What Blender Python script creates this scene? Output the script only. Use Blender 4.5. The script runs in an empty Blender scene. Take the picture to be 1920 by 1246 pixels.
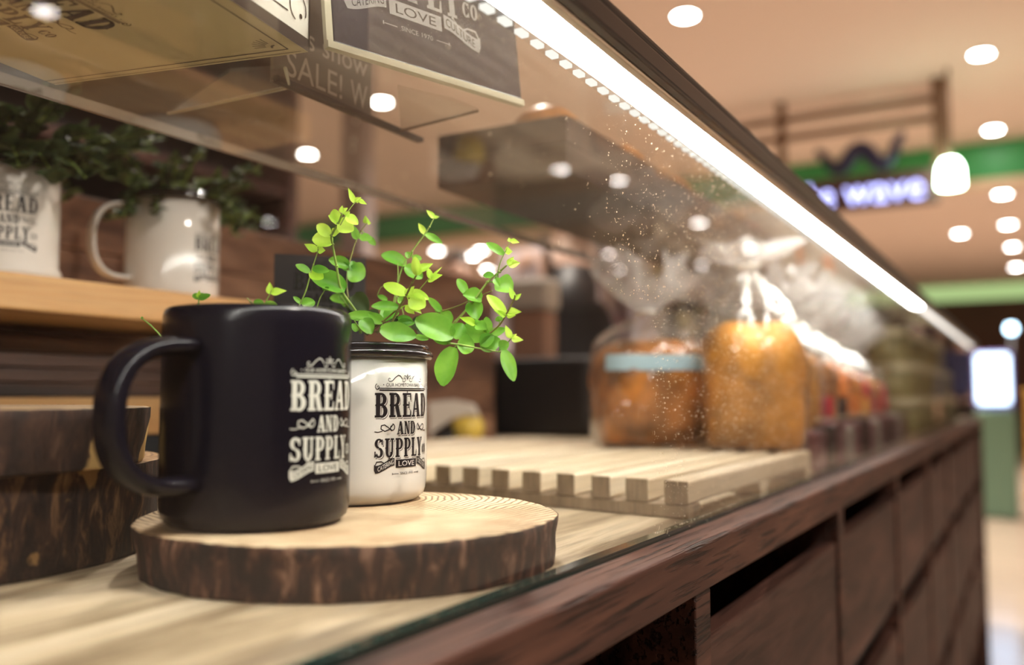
import bpy, bmesh, math, random
from math import sin, cos, pi, radians, atan2, sqrt, atan, hypot
from mathutils import Vector, Matrix, noise as mnoise

C = bpy.context.scene.collection
scn = bpy.context.scene
random.seed(7)

# ------------------------------------------------------------ camera, world, exposure
FPX, CX, CY, H = 1700.0, 960.0, 623.0, 0.95
TH = atan(117 / FPX)
PS = atan(977 * cos(TH) / FPX)
FW = Vector((-sin(PS) * cos(TH), cos(PS) * cos(TH), sin(TH)))
RT = Vector((cos(PS), sin(PS), 0))
UP = RT.cross(FW)
EYE = Vector((0, 0, H))
cd = bpy.data.cameras.new('camera')
cam = bpy.data.objects.new('camera', cd)
C.objects.link(cam)
cam.matrix_world = Matrix((
    (RT.x, UP.x, -FW.x, 0), (RT.y, UP.y, -FW.y, 0), (RT.z, UP.z, -FW.z, H), (0, 0, 0, 1)))
cd.sensor_width = 36
cd.lens = FPX / 1920 * 36
cd.clip_start = 0.02
cd.dof.use_dof = True
cd.dof.focus_distance = 0.462
cd.dof.aperture_fstop = 3.8
cd.dof.aperture_blades = 0
scn.camera = cam
scn.cycles.transparent_max_bounces = 20
scn.cycles.max_bounces = 8
scn.cycles.sample_clamp_indirect = 6
scn.view_settings.view_transform = 'Standard'
scn.view_settings.look = 'None'
scn.view_settings.gamma = 1
scn.view_settings.use_curve_mapping = False
scn.view_settings.exposure = 0.35
w = bpy.data.worlds.new('world')
scn.world = w
w.use_nodes = True
w.node_tree.nodes['Background'].inputs[0].default_value = (1.0, 0.76, 0.58, 1)
w.node_tree.nodes['Background'].inputs[1].default_value = 0.30
LED = 38.0
DOWN = 45.0


def at(px, py, depth):
    """a point of the place seen at that pixel, that far in front of the lens"""
    return EYE + (FW + RT * ((px - CX) / FPX) + UP * ((CY - py) / FPX)) * depth


# ------------------------------------------------------------ materials
def nodes(name):
    m = bpy.data.materials.new(name)
    m.use_nodes = True
    nt = m.node_tree
    return m, nt, nt.nodes['Principled BSDF']


def plain(name, col, rough=0.5, metal=0.0, coat=0.0, bump=0.0, bscale=200, var=0.0, vscale=8):
    m, nt, p = nodes(name)
    p.inputs['Base Color'].default_value = (*col, 1)
    p.inputs['Roughness'].default_value = rough
    p.inputs['Metallic'].default_value = metal
    p.inputs['Coat Weight'].default_value = coat
    p.inputs['Coat Roughness'].default_value = 0.08
    tc = nt.nodes.new('ShaderNodeTexCoord')
    if var:
        n = nt.nodes.new('ShaderNodeTexNoise'); n.inputs['Scale'].default_value = vscale
        n.inputs['Detail'].default_value = 5
        r = nt.nodes.new('ShaderNodeValToRGB')
        r.color_ramp.elements[0].position = 0.3; r.color_ramp.elements[1].position = 0.7
        r.color_ramp.elements[0].color = (*[c * (1 - var) for c in col], 1)
        r.color_ramp.elements[1].color = (*[min(1, c * (1 + var)) for c in col], 1)
        nt.links.new(tc.outputs['Object'], n.inputs['Vector'])
        nt.links.new(n.outputs['Fac'], r.inputs[0]); nt.links.new(r.outputs[0], p.inputs['Base Color'])
    if bump:
        n = nt.nodes.new('ShaderNodeTexNoise'); n.inputs['Scale'].default_value = bscale
        b = nt.nodes.new('ShaderNodeBump'); b.inputs['Strength'].default_value = bump
        b.inputs['Distance'].default_value = 0.001
        nt.links.new(tc.outputs['Object'], n.inputs['Vector'])
        nt.links.new(n.outputs['Fac'], b.inputs['Height']); nt.links.new(b.outputs[0], p.inputs['Normal'])
    return m


def wood(name, dark, mid, light, axis='Y', scale=40, stretch=14, rough=0.55, bump=0.5, pos=(0.3, 0.5, 0.7), pore=0.35, coat=0.0, rot=0.0):
    m, nt, p = nodes(name)
    L = nt.links.new
    tc = nt.nodes.new('ShaderNodeTexCoord')
    mp = nt.nodes.new('ShaderNodeMapping')
    s = [scale] * 3
    s['XYZ'.index(axis)] = scale / stretch
    mp.inputs['Scale'].default_value = s
    mp.inputs['Rotation'].default_value = (0, 0, rot)
    L(tc.outputs['Object'], mp.inputs['Vector'])
    n = nt.nodes.new('ShaderNodeTexNoise'); n.inputs['Scale'].default_value = 1
    n.inputs['Detail'].default_value = 7; n.inputs['Roughness'].default_value = 0.62
    n.inputs['Distortion'].default_value = 0.9
    L(mp.outputs[0], n.inputs['Vector'])
    r = nt.nodes.new('ShaderNodeValToRGB')
    e = r.color_ramp.elements
    e[0].position = pos[0]; e[0].color = (*dark, 1)
    e[1].position = pos[2]; e[1].color = (*light, 1)
    k = e.new(pos[1]); k.color = (*mid, 1)
    L(n.outputs['Fac'], r.inputs[0])
    # pores
    mp2 = nt.nodes.new('ShaderNodeMapping')
    s2 = [scale * 9] * 3; s2['XYZ'.index(axis)] = scale * 9 / 22
    mp2.inputs['Scale'].default_value = s2
    mp2.inputs['Rotation'].default_value = (0, 0, rot)
    L(tc.outputs['Object'], mp2.inputs['Vector'])
    n2 = nt.nodes.new('ShaderNodeTexNoise'); n2.inputs['Scale'].default_value = 1; n2.inputs['Detail'].default_value = 3
    L(mp2.outputs[0], n2.inputs['Vector'])
    r2 = nt.nodes.new('ShaderNodeValToRGB')
    r2.color_ramp.elements[0].position = 0.36; r2.color_ramp.elements[1].position = 0.47
    r2.color_ramp.elements[0].color = (1 - pore, 1 - pore, 1 - pore, 1)
    L(n2.outputs['Fac'], r2.inputs[0])
    mx = nt.nodes.new('ShaderNodeMix'); mx.data_type = 'RGBA'; mx.blend_type = 'MULTIPLY'
    mx.inputs['Factor'].default_value = 1
    L(r.outputs[0], mx.inputs['A']); L(r2.outputs[0], mx.inputs['B'])
    L(mx.outputs['Result'], p.inputs['Base Color'])
    p.inputs['Roughness'].default_value = rough
    p.inputs['Coat Weight'].default_value = coat
    b = nt.nodes.new('ShaderNodeBump'); b.inputs['Strength'].default_value = bump
    b.inputs['Distance'].default_value = 0.0015
    L(r2.outputs[0], b.inputs['Height']); L(b.outputs[0], p.inputs['Normal'])
    return m


def emit(name, col, s):
    m = bpy.data.materials.new(name); m.use_nodes = True
    nt = m.node_tree; nt.nodes.clear()
    o = nt.nodes.new('ShaderNodeOutputMaterial'); e = nt.nodes.new('ShaderNodeEmission')
    e.inputs[0].default_value = (*col, 1); e.inputs[1].default_value = s
    nt.links.new(e.outputs[0], o.inputs[0])
    return m


def glass(name, tint=(1, 1, 1), dust=0.0, spec=1.0, rough=0.0, bump=0.0, bscale=60, film=(1, 1, 1)):
    """thin clear pane: fresnel mirror over see-through, with a film of dust"""
    m = bpy.data.materials.new(name); m.use_nodes = True
    nt = m.node_tree; nt.nodes.clear(); L = nt.links.new
    o = nt.nodes.new('ShaderNodeOutputMaterial')
    t = nt.nodes.new('ShaderNodeBsdfTransparent'); t.inputs[0].default_value = (*tint, 1)
    g = nt.nodes.new('ShaderNodeBsdfGlossy'); g.inputs['Roughness'].default_value = rough
    f = nt.nodes.new('ShaderNodeFresnel'); f.inputs[0].default_value = 1.5
    ge = nt.nodes.new('ShaderNodeNewGeometry')
    inv = nt.nodes.new('ShaderNodeMath'); inv.operation = 'SUBTRACT'; inv.inputs[0].default_value = 1
    L(ge.outputs['Backfacing'], inv.inputs[1])
    mu = nt.nodes.new('ShaderNodeMath'); mu.operation = 'MULTIPLY'
    L(f.outputs[0], mu.inputs[0]); L(inv.outputs[0], mu.inputs[1])
    mu2 = nt.nodes.new('ShaderNodeMath'); mu2.operation = 'MULTIPLY'; mu2.inputs[1].default_value = spec
    L(mu.outputs[0], mu2.inputs[0])
    mx = nt.nodes.new('ShaderNodeMixShader')
    L(mu2.outputs[0], mx.inputs[0]); L(t.outputs[0], mx.inputs[1]); L(g.outputs[0], mx.inputs[2])
    last = mx
    tc = nt.nodes.new('ShaderNodeTexCoord')
    if dust:
        d = nt.nodes.new('ShaderNodeBsdfDiffuse'); d.inputs[0].default_value = (*film, 1)
        tr = nt.nodes.new('ShaderNodeBsdfTranslucent'); tr.inputs[0].default_value = (*film, 1)
        m2 = nt.nodes.new('ShaderNodeMixShader'); m2.inputs[0].default_value = 0.5
        L(d.outputs[0], m2.inputs[1]); L(tr.outputs[0], m2.inputs[2])
        n = nt.nodes.new('ShaderNodeTexNoise'); n.inputs['Scale'].default_value = 14; n.inputs['Detail'].default_value = 6
        L(tc.outputs['Object'], n.inputs['Vector'])
        k = nt.nodes.new('ShaderNodeMath'); k.operation = 'MULTIPLY'; k.inputs[1].default_value = dust * 2
        L(n.outputs['Fac'], k.inputs[0])
        m3 = nt.nodes.new('ShaderNodeMixShader')
        L(k.outputs[0], m3.inputs[0]); L(last.outputs[0], m3.inputs[1]); L(m2.outputs[0], m3.inputs[2])
        last = m3
    if bump:
        n = nt.nodes.new('ShaderNodeTexNoise'); n.inputs['Scale'].default_value = bscale; n.inputs['Detail'].default_value = 3
        L(tc.outputs['Object'], n.inputs['Vector'])
        b = nt.nodes.new('ShaderNodeBump'); b.inputs['Strength'].default_value = bump; b.inputs['Distance'].default_value = 0.01
        L(n.outputs['Fac'], b.inputs['Height']); L(b.outputs[0], g.inputs['Normal']); L(b.outputs[0], f.inputs['Normal'])
    L(last.outputs[0], o.inputs[0])
    return m


def slice_top(name, cen, c1, c2, c3):
    """end grain: rings about the pith"""
    m, nt, p = nodes(name); L = nt.links.new
    tc = nt.nodes.new('ShaderNodeTexCoord')
    n = nt.nodes.new('ShaderNodeTexNoise'); n.inputs['Scale'].default_value = 16; n.inputs['Detail'].default_value = 3
    L(tc.outputs['Object'], n.inputs['Vector'])
    sub = nt.nodes.new('ShaderNodeVectorMath'); sub.operation = 'SUBTRACT'; sub.inputs[1].default_value = (*cen, 0)
    L(tc.outputs['Object'], sub.inputs[0])
    fl = nt.nodes.new('ShaderNodeVectorMath'); fl.operation = 'MULTIPLY'; fl.inputs[1].default_value = (1, 1, 0)
    L(sub.outputs[0], fl.inputs[0])
    ln = nt.nodes.new('ShaderNodeVectorMath'); ln.operation = 'LENGTH'
    L(fl.outputs[0], ln.inputs[0])
    a = nt.nodes.new('ShaderNodeMath'); a.operation = 'MULTIPLY_ADD'; a.inputs[1].default_value = 0.020
    L(n.outputs['Fac'], a.inputs[0]); L(ln.outputs['Value'], a.inputs[2])
    s = nt.nodes.new('ShaderNodeMath'); s.operation = 'MULTIPLY'; s.inputs[1].default_value = 1 / 0.0038
    L(a.outputs[0], s.inputs[0])
    fr = nt.nodes.new('ShaderNodeMath'); fr.operation = 'FRACT'
    L(s.outputs[0], fr.inputs[0])
    r = nt.nodes.new('ShaderNodeValToRGB'); e = r.color_ramp.elements
    e[0].position = 0.0; e[0].color = (*c2, 1); e[1].position = 1.0; e[1].color = (*c2, 1)
    e.new(0.55).color = (*c1, 1); e.new(0.76).color = (*c3, 1); e.new(0.93).color = (*c3, 1)
    L(fr.outputs[0], r.inputs[0])
    n2 = nt.nodes.new('ShaderNodeTexNoise'); n2.inputs['Scale'].default_value = 30; n2.inputs['Detail'].default_value = 8
    L(tc.outputs['Object'], n2.inputs['Vector'])
    r2 = nt.nodes.new('ShaderNodeValToRGB')
    r2.color_ramp.elements[0].position = 0.33; r2.color_ramp.elements[1].position = 0.6
    r2.color_ramp.elements[0].color = (0.62, 0.5, 0.4, 1)
    L(n2.outputs['Fac'], r2.inputs[0])
    mx = nt.nodes.new('ShaderNodeMix'); mx.data_type = 'RGBA'; mx.blend_type = 'MULTIPLY'; mx.inputs['Factor'].default_value = 0.8
    L(r.outputs[0], mx.inputs['A']); L(r2.outputs[0], mx.inputs['B']); L(mx.outputs['Result'], p.inputs['Base Color'])
    p.inputs['Roughness'].default_value = 0.62
    b = nt.nodes.new('ShaderNodeBump'); b.inputs['Strength'].default_value = 0.35; b.inputs['Distance'].default_value = 0.0006
    L(fr.outputs[0], b.inputs['Height']); L(b.outputs[0], p.inputs['Normal'])
    return m


def bark(name, a, b_, c, patch=None):
    m, nt, p = nodes(name); L = nt.links.new
    tc = nt.nodes.new('ShaderNodeTexCoord'); mp = nt.nodes.new('ShaderNodeMapping')
    mp.inputs['Scale'].default_value = (130, 130, 42); L(tc.outputs['Object'], mp.inputs['Vector'])
    n = nt.nodes.new('ShaderNodeTexNoise'); n.inputs['Scale'].default_value = 1; n.inputs['Detail'].default_value = 6
    n.inputs['Roughness'].default_value = 0.65; n.inputs['Distortion'].default_value = 0.6
    L(mp.outputs[0], n.inputs['Vector'])
    r = nt.nodes.new('ShaderNodeValToRGB'); e = r.color_ramp.elements
    e[0].position = 0.42; e[0].color = (*a, 1); e[1].position = 0.68; e[1].color = (*c, 1)
    e.new(0.55).color = (*b_, 1)
    L(n.outputs['Fac'], r.inputs[0])
    out = r.outputs[0]
    if patch:
        n3 = nt.nodes.new('ShaderNodeTexNoise'); n3.inputs['Scale'].default_value = patch[1]; n3.inputs['Detail'].default_value = 5
        L(tc.outputs['Object'], n3.inputs['Vector'])
        r3 = nt.nodes.new('ShaderNodeValToRGB'); r3.color_ramp.elements[0].position = patch[2]; r3.color_ramp.elements[1].position = patch[2] + 0.02
        L(n3.outputs['Fac'], r3.inputs[0])
        mx = nt.nodes.new('ShaderNodeMix'); mx.data_type = 'RGBA'
        L(r3.outputs[0], mx.inputs['Factor']); L(out, mx.inputs['A']); mx.inputs['B'].default_value = (*patch[0], 1)
        out = mx.outputs['Result']
    L(out, p.inputs['Base Color']); p.inputs['Roughness'].default_value = 0.75
    b = nt.nodes.new('ShaderNodeBump'); b.inputs['Strength'].default_value = 0.8; b.inputs['Distance'].default_value = 0.002
    L(n.outputs['Fac'], b.inputs['Height']); L(b.outputs[0], p.inputs['Normal'])
    return m


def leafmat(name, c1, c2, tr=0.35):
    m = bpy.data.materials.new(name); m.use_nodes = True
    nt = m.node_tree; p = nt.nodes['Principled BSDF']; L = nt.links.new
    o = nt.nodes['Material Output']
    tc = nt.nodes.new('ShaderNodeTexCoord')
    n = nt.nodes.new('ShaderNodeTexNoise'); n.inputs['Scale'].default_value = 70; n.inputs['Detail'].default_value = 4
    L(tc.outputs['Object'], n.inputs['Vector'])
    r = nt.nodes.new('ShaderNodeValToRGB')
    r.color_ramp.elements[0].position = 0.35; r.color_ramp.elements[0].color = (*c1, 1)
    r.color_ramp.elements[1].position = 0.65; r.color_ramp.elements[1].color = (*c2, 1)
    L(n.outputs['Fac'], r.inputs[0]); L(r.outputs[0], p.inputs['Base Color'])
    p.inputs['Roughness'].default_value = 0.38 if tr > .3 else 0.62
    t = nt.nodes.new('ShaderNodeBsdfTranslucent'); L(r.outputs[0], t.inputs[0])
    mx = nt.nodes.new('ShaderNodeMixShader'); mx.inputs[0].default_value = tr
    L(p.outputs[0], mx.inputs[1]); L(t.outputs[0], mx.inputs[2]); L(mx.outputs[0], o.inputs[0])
    return m


M = {}
M['counter'] = wood('weathered_pale_wood', (0.24, 0.175, 0.105), (0.47, 0.37, 0.24), (0.60, 0.50, 0.355), 'Y', 26, 9, 0.55, 0.4, (0.40, 0.5, 0.62), 0.25)
M['dark'] = wood('dark_red_brown_wood', (0.022, 0.008, 0.005), (0.072, 0.028, 0.019), (0.15, 0.065, 0.042), 'Y', 34, 12, 0.6, 1.0, (0.3, 0.5, 0.72), 0.75)
M['panel'] = wood('dark_brown_panel_wood', (0.016, 0.006, 0.0045), (0.052, 0.021, 0.015), (0.12, 0.054, 0.040), 'Y', 26, 6, 0.6, 0.6, (0.3, 0.5, 0.72), 0.4)
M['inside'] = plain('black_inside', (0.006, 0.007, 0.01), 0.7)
for k_ in ('dark', 'panel'): M[k_].node_tree.nodes['Principled BSDF'].inputs['Specular IOR Level'].default_value = 0.3
M['pallet'] = wood('pale_pine', (0.52, 0.40, 0.25), (0.72, 0.60, 0.42), (0.82, 0.72, 0.55), 'Y', 30, 14, 0.5, 0.2, (0.3, 0.5, 0.7), 0.12)
M['palletend'] = wood('grey_end_grain', (0.17, 0.12, 0.07), (0.29, 0.21, 0.13), (0.36, 0.27, 0.17), 'Z', 60, 4, 0.7, 0.3, (0.3, 0.5, 0.7), 0.25)
M['orange'] = wood('honey_wood', (0.40, 0.17, 0.055), (0.62, 0.34, 0.13), (0.70, 0.44, 0.20), 'Y', 34, 16, 0.45, 0.2, (0.3, 0.5, 0.7), 0.1)
M['riser'] = wood('brown_riser_wood', (0.022, 0.010, 0.007), (0.075, 0.034, 0.022), (0.14, 0.07, 0.048), 'Y', 40, 14, 0.5, 0.5, (0.35, 0.5, 0.68), 0.3)
M['back'] = wood('warm_brown_back_wood', (0.07, 0.03, 0.018), (0.17, 0.083, 0.048), (0.30, 0.165, 0.10), 'Y', 24, 4, 0.6, 0.5, (0.35, 0.5, 0.68), 0.2)
M['crate'] = wood('crate_wood', (0.012, 0.005, 0.004), (0.030, 0.014, 0.010), (0.065, 0.032, 0.022), 'X', 26, 8, 0.5, 0.4, (0.3, 0.5, 0.7), 0.3)
M['blackmug'] = plain('black_ceramic', (0.006, 0.005, 0.009), 0.22)
M['blackmug'].node_tree.nodes['Principled BSDF'].inputs['Specular IOR Level'].default_value = 0.27
M['enamel'] = plain('white_enamel', (0.80, 0.77, 0.72), 0.12, coat=0.5, var=0.03, vscale=40)
M['rim'] = plain('black_enamel_rim', (0.012, 0.010, 0.012), 0.14, coat=0.5)
M['ink'] = plain('black_print', (0.014, 0.010, 0.013), 0.4)
M['inkw'] = plain('white_print', (0.62, 0.62, 0.55), 0.5)
M['inkb'] = plain('brown_print', (0.045, 0.028, 0.022), 0.6)
M['inkg'] = plain('grey_print', (0.24, 0.22, 0.21), 0.5)
M['enamelprint'] = plain('cream_print_gap', (0.80, 0.77, 0.72), 0.2)
M['soil'] = plain('potting_soil', (0.02, 0.012, 0.008), 0.9, bump=1, bscale=300)
M['stem'] = plain('green_stem', (0.24, 0.36, 0.07), 0.5, var=0.25, vscale=60)
M['stemb'] = plain('brown_green_stem', (0.20, 0.19, 0.05), 0.5, var=0.35, vscale=60)
M['leaf'] = leafmat('mature_leaf', (0.11, 0.34, 0.03), (0.26, 0.56, 0.07))
M['young'] = leafmat('young_leaf', (0.42, 0.74, 0.05), (0.64, 0.92, 0.13), 0.45)
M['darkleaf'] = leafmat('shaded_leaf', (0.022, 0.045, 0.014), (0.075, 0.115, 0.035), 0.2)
M['olivleaf'] = leafmat('olive_leaf', (0.07, 0.12, 0.02), (0.20, 0.28, 0.07), 0.25)
M['steel'] = plain('dark_brushed_metal', (0.045, 0.038, 0.036), 0.35, metal=0.5)
M['led'] = emit('led_diffuser', (1.0, 0.97, 0.90), LED)
M['steellight'] = plain('bright_brushed_metal', (0.60, 0.54, 0.46), 0.32, metal=0.7)
M['mirrordiode'] = emit('diode_reflection_glow', (1.0, 0.97, 0.88), 0.9)  # glow standing in for the strip's mirror image in the top glass
M['led2'] = emit('dim_led_diffuser', (1.0, 0.95, 0.88), 1.6)
M['glassfront'] = glass('dusty_front_glass', (0.985, 0.99, 0.985), dust=0.0035, film=(1, .95, .85))
M['glasstop'] = glass('dusty_top_glass', (0.97, 0.98, 0.965), dust=0.02, film=(1, .93, .80))
M['glassedge'] = plain('green_glass_edge', (0.012, 0.035, 0.028), 0.1, coat=0.8)
M['acrylic'] = glass('clear_acrylic', (0.95, 0.95, 0.94), dust=0.02)
M['acredge'] = plain('acrylic_edge', (0.55, 0.50, 0.38), 0.2)
M['dust'] = leafmat('dust', (0.95, 0.80, 0.60), (0.98, 0.86, 0.68), 0.6)
M['cream'] = plain('cream_card', (0.70, 0.62, 0.40), 0.55, var=0.06, vscale=20)
M['white'] = plain('white_card', (0.78, 0.75, 0.68), 0.5)
M['blackcard'] = plain('black_card', (0.014, 0.011, 0.012), 0.8, bump=0.2)
M['leather'] = plain('black_textured_board', (0.045, 0.038, 0.045), 0.24, bump=0.3, bscale=330, coat=0.5)
M['slate'] = plain('grey_brown_slate', (0.16, 0.12, 0.095), 0.5)
M['chalk'] = plain('chalk', (0.60, 0.50, 0.42), 0.8)
M['crust'] = plain('bread_crust', (0.46, 0.17, 0.03), 0.4, var=0.7, vscale=26, bump=0.3, bscale=90, coat=0.2)
M['crumb'] = plain('golden_bread_side', (0.62, 0.27, 0.05), 0.5, var=0.65, vscale=24)
M['cello'] = glass('cellophane', (0.98, 0.97, 0.95), dust=0.05, spec=2.2, rough=0.06, bump=0.6, bscale=45)
M['cellow'] = glass('gathered_cellophane', (0.95, 0.94, 0.92), dust=0.36, spec=2.0, rough=0.10, bump=1.0, bscale=90)  # white film put in as the highlights of the gathered plastic
M['red'] = plain('red_film', (0.42, 0.03, 0.05), 0.3, coat=0.5, var=0.3, vscale=20)
M['orangef'] = plain('orange_film', (0.65, 0.20, 0.05), 0.35, coat=0.4, var=0.3, vscale=20)
M['olive'] = plain('olive_label', (0.36, 0.31, 0.14), 0.4, var=0.4, vscale=14)
M['pinkpack'] = plain('pink_grey_pack', (0.34, 0.15, 0.17), 0.4, var=0.5, vscale=30)
M['yellow'] = plain('yellow_roll', (0.88, 0.66, 0.12), 0.35, var=0.1)
M['greyplastic'] = plain('pale_grey_plastic', (0.72, 0.67, 0.60), 0.35)
M['black'] = plain('matte_black', (0.012, 0.011, 0.014), 0.45)
M['ceiling'] = plain('tan_ceiling', (0.70, 0.56, 0.465), 0.8)
M['green'] = plain('green_fascia', (0.045, 0.34, 0.10), 0.45, var=0.2, vscale=1)
M['brownwall'] = plain('red_brown_wall', (0.085, 0.024, 0.016), 0.6, var=0.2, vscale=2)
M['beigewall'] = plain('beige_wall', (0.72, 0.58, 0.40), 0.7)
M['mauve'] = plain('mauve_pillar', (0.42, 0.34, 0.33), 0.6)
M['lamp'] = emit('downlight_glow', (1.0, 0.94, 0.88), DOWN)
M['ring'] = plain('lamp_ring', (0.7, 0.65, 0.6), 0.3)
M['signbox'] = plain('brown_sign_box', (0.07, 0.03, 0.028), 0.5)
M['letters'] = emit('blue_white_letters', (0.45, 0.48, 1.0), 3.2)
M['frame'] = plain('bronze_tube', (0.17, 0.095, 0.055), 0.5, metal=0.3)
M['greenlamp'] = emit('white_green_lamp', (0.72, 1.0, 0.74), 22)
M['screen'] = emit('lit_blue_screen', (0.62, 0.78, 1.0), 3.6)
M['cove'] = emit('green_cove_light', (0.62, 0.85, 0.35), 0.55)


def floor_mat():
    m, nt, p = nodes('polished_floor'); L = nt.links.new
    tc = nt.nodes.new('ShaderNodeTexCoord')
    b = nt.nodes.new('ShaderNodeTexBrick'); b.offset = 0
    b.inputs['Scale'].default_value = 1.0; b.inputs['Brick Width'].default_value = 0.8; b.inputs['Row Height'].default_value = 0.8
    b.inputs['Mortar Size'].default_value = 0.004
    b.inputs['Color1'].default_value = (0.46, 0.36, 0.28, 1); b.inputs['Color2'].default_value = (0.40, 0.31, 0.24, 1)
    b.inputs['Mortar'].default_value = (0.2, 0.15, 0.12, 1)
    L(tc.outputs['Object'], b.inputs['Vector']); L(b.outputs[0], p.inputs['Base Color'])
    p.inputs['Roughness'].default_value = 0.16
    return m


M['floor'] = floor_mat()


# ------------------------------------------------------------ mesh helpers
class MB:
    def __init__(s):
        s.v = []; s.f = []; s.sm = []

    def add(s, vs, fs, smooth=False):
        k = len(s.v); s.v += [tuple(v) for v in vs]
        s.f += [tuple(i + k for i in f) for f in fs]; s.sm += [smooth] * len(fs)
        return s

    def box(s, x0, x1, y0, y1, z0, z1, mat=None):
        v = [(x, y, z) for z in (z0, z1) for y in (y0, y1) for x in (x0, x1)]
        if mat is not None:
            v = [mat @ Vector(p) for p in v]
        return s.add(v, [(0, 2, 3, 1), (4, 5, 7, 6), (0, 1, 5, 4), (2, 6, 7, 3), (0, 4, 6, 2), (1, 3, 7, 5)])

    def lathe(s, prof, n=64, cen=(0, 0), close=False, caps=(False, False)):
        vs = []; fs = []
        for r, z in prof:
            for i in range(n):
                a = 2 * pi * i / n
                vs.append((cen[0] + r * cos(a), cen[1] + r * sin(a), z))
        m = len(prof)
        for j in range(m - (0 if close else 1)):
            j2 = (j + 1) % m
            for i in range(n):
                i2 = (i + 1) % n
                fs.append((j * n + i, j * n + i2, j2 * n + i2, j2 * n + i))
        if caps[0]: fs.append(tuple(range(n))[::-1])
        if caps[1]: fs.append(tuple((m - 1) * n + i for i in range(n)))
        return s.add(vs, fs, True)

    def tube(s, pts, rad, n=8, caps=True, flat=None, up=Vector((0, 0, 1))):
        pts = [Vector(p) for p in pts]
        if not hasattr(rad, '__len__'): rad = [rad] * len(pts)
        vs = []; fs = []
        prev = None
        for i, p in enumerate(pts):
            t = (pts[min(i + 1, len(pts) - 1)] - pts[max(i - 1, 0)])
            if t.length < 1e-9: t = Vector((0, 0, 1))
            t.normalize()
            if prev is None:
                a = up.cross(t)
                if a.length < 0.05: a = Vector((1, 0, 0)).cross(t)
            else:
                a = prev - t * prev.dot(t)
            a.normalize(); prev = a
            b = t.cross(a)
            for k in range(n):
                th = 2 * pi * k / n
                fa, fb = (1, 1) if flat is None else flat
                vs.append(p + (a * cos(th) * fa + b * sin(th) * fb) * rad[i])
        for j in range(len(pts) - 1):
            for k in range(n):
                k2 = (k + 1) % n
                fs.append((j * n + k, j * n + k2, (j + 1) * n + k2, (j + 1) * n + k))
        if caps:
            fs.append(tuple(range(n))[::-1]); fs.append(tuple((len(pts) - 1) * n + k for k in range(n)))
        return s.add(vs, fs, True)


def obj(name, mb, mat, parent=None, bevel=0, seg=2, sub=0):
    me = bpy.data.meshes.new(name)
    me.from_pydata(mb.v, [], mb.f)
    me.polygons.foreach_set('use_smooth', mb.sm)
    me.materials.append(mat if not isinstance(mat, str) else M[mat])
    me.update()
    bm = bmesh.new(); bm.from_mesh(me)
    bmesh.ops.recalc_face_normals(bm, faces=bm.faces)
    bm.to_mesh(me); bm.free()
    o = bpy.data.objects.new(name, me); C.objects.link(o)
    if bevel:
        b = o.modifiers.new('bevel', 'BEVEL'); b.width = bevel; b.segments = seg; b.limit_method = 'ANGLE'
    if sub:
        b = o.modifiers.new('sub', 'SUBSURF'); b.levels = sub; b.render_levels = sub
    if parent: par(o, parent)
    return o


def par(o, parent):
    o.parent = parent
    o.matrix_parent_inverse = Matrix.Translation(-WP.get(parent.name, Vector((0, 0, 0))))


WP = {}


def tag(o, label=None, cat=None, group=None, kind=None):
    if label: o['label'] = label
    if cat: o['category'] = cat
    if group: o['group'] = group
    if kind: o['kind'] = kind
    if o.name not in WP: WP[o.name] = Vector((0, 0, 0))
    return o


def thing(name, loc, label, cat, group=None):
    o = bpy.data.objects.new(name, None); C.objects.link(o)
    o.location = loc; o.empty_display_size = 0.02
    WP[o.name] = Vector(loc)
    return tag(o, label, cat, group)


def root(o):
    """a mesh thing whose parts hang from it; its mesh is in world coordinates"""
    WP[o.name] = Vector((0, 0, 0)); return o


def struct(o, label=None):
    o['kind'] = 'structure'; WP[o.name] = Vector((0, 0, 0))
    if label: o['label'] = label; 
    return o


def dup(src, loc, label, group=None, rz=0.0):
    r = src.copy(); C.objects.link(r); r.location = loc; r.rotation_euler = (0, 0, rz)
    r['label'] = label
    if group: r['group'] = group
    WP[r.name] = Vector(loc)
    for ch in [c for c in src.children]:
        c = ch.copy(); C.objects.link(c); c.parent = r
        c.matrix_parent_inverse = ch.matrix_parent_inverse.copy()
        for g in [x for x in ch.children]:
            d = g.copy(); C.objects.link(d); d.parent = c; d.matrix_parent_inverse = g.matrix_parent_inverse.copy()
    return r


# ------------------------------------------------------------ lettering
def rect(x0, y0, x1, y1): return [(x0, y0), (x1, y0), (x1, y1), (x0, y1)]


def arc(cx, cy, rx, ry, tx, ty, a0, a1, n=12):
    out = []
    for i in range(n):
        a = radians(a0 + (a1 - a0) * i / n); b = radians(a0 + (a1 - a0) * (i + 1) / n)
        out.append([(cx + rx * cos(a), cy + ry * sin(a)), (cx + rx * cos(b), cy + ry * sin(b)),
                    (cx + (rx - tx) * cos(b), cy + (ry - ty) * sin(b)), (cx + (rx - tx) * cos(a), cy + (ry - ty) * sin(a))])
    return out


def spur(x, y, d=0.05): return [(x, y - d), (x + d, y), (x, y + d), (x - d, y)]


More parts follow.
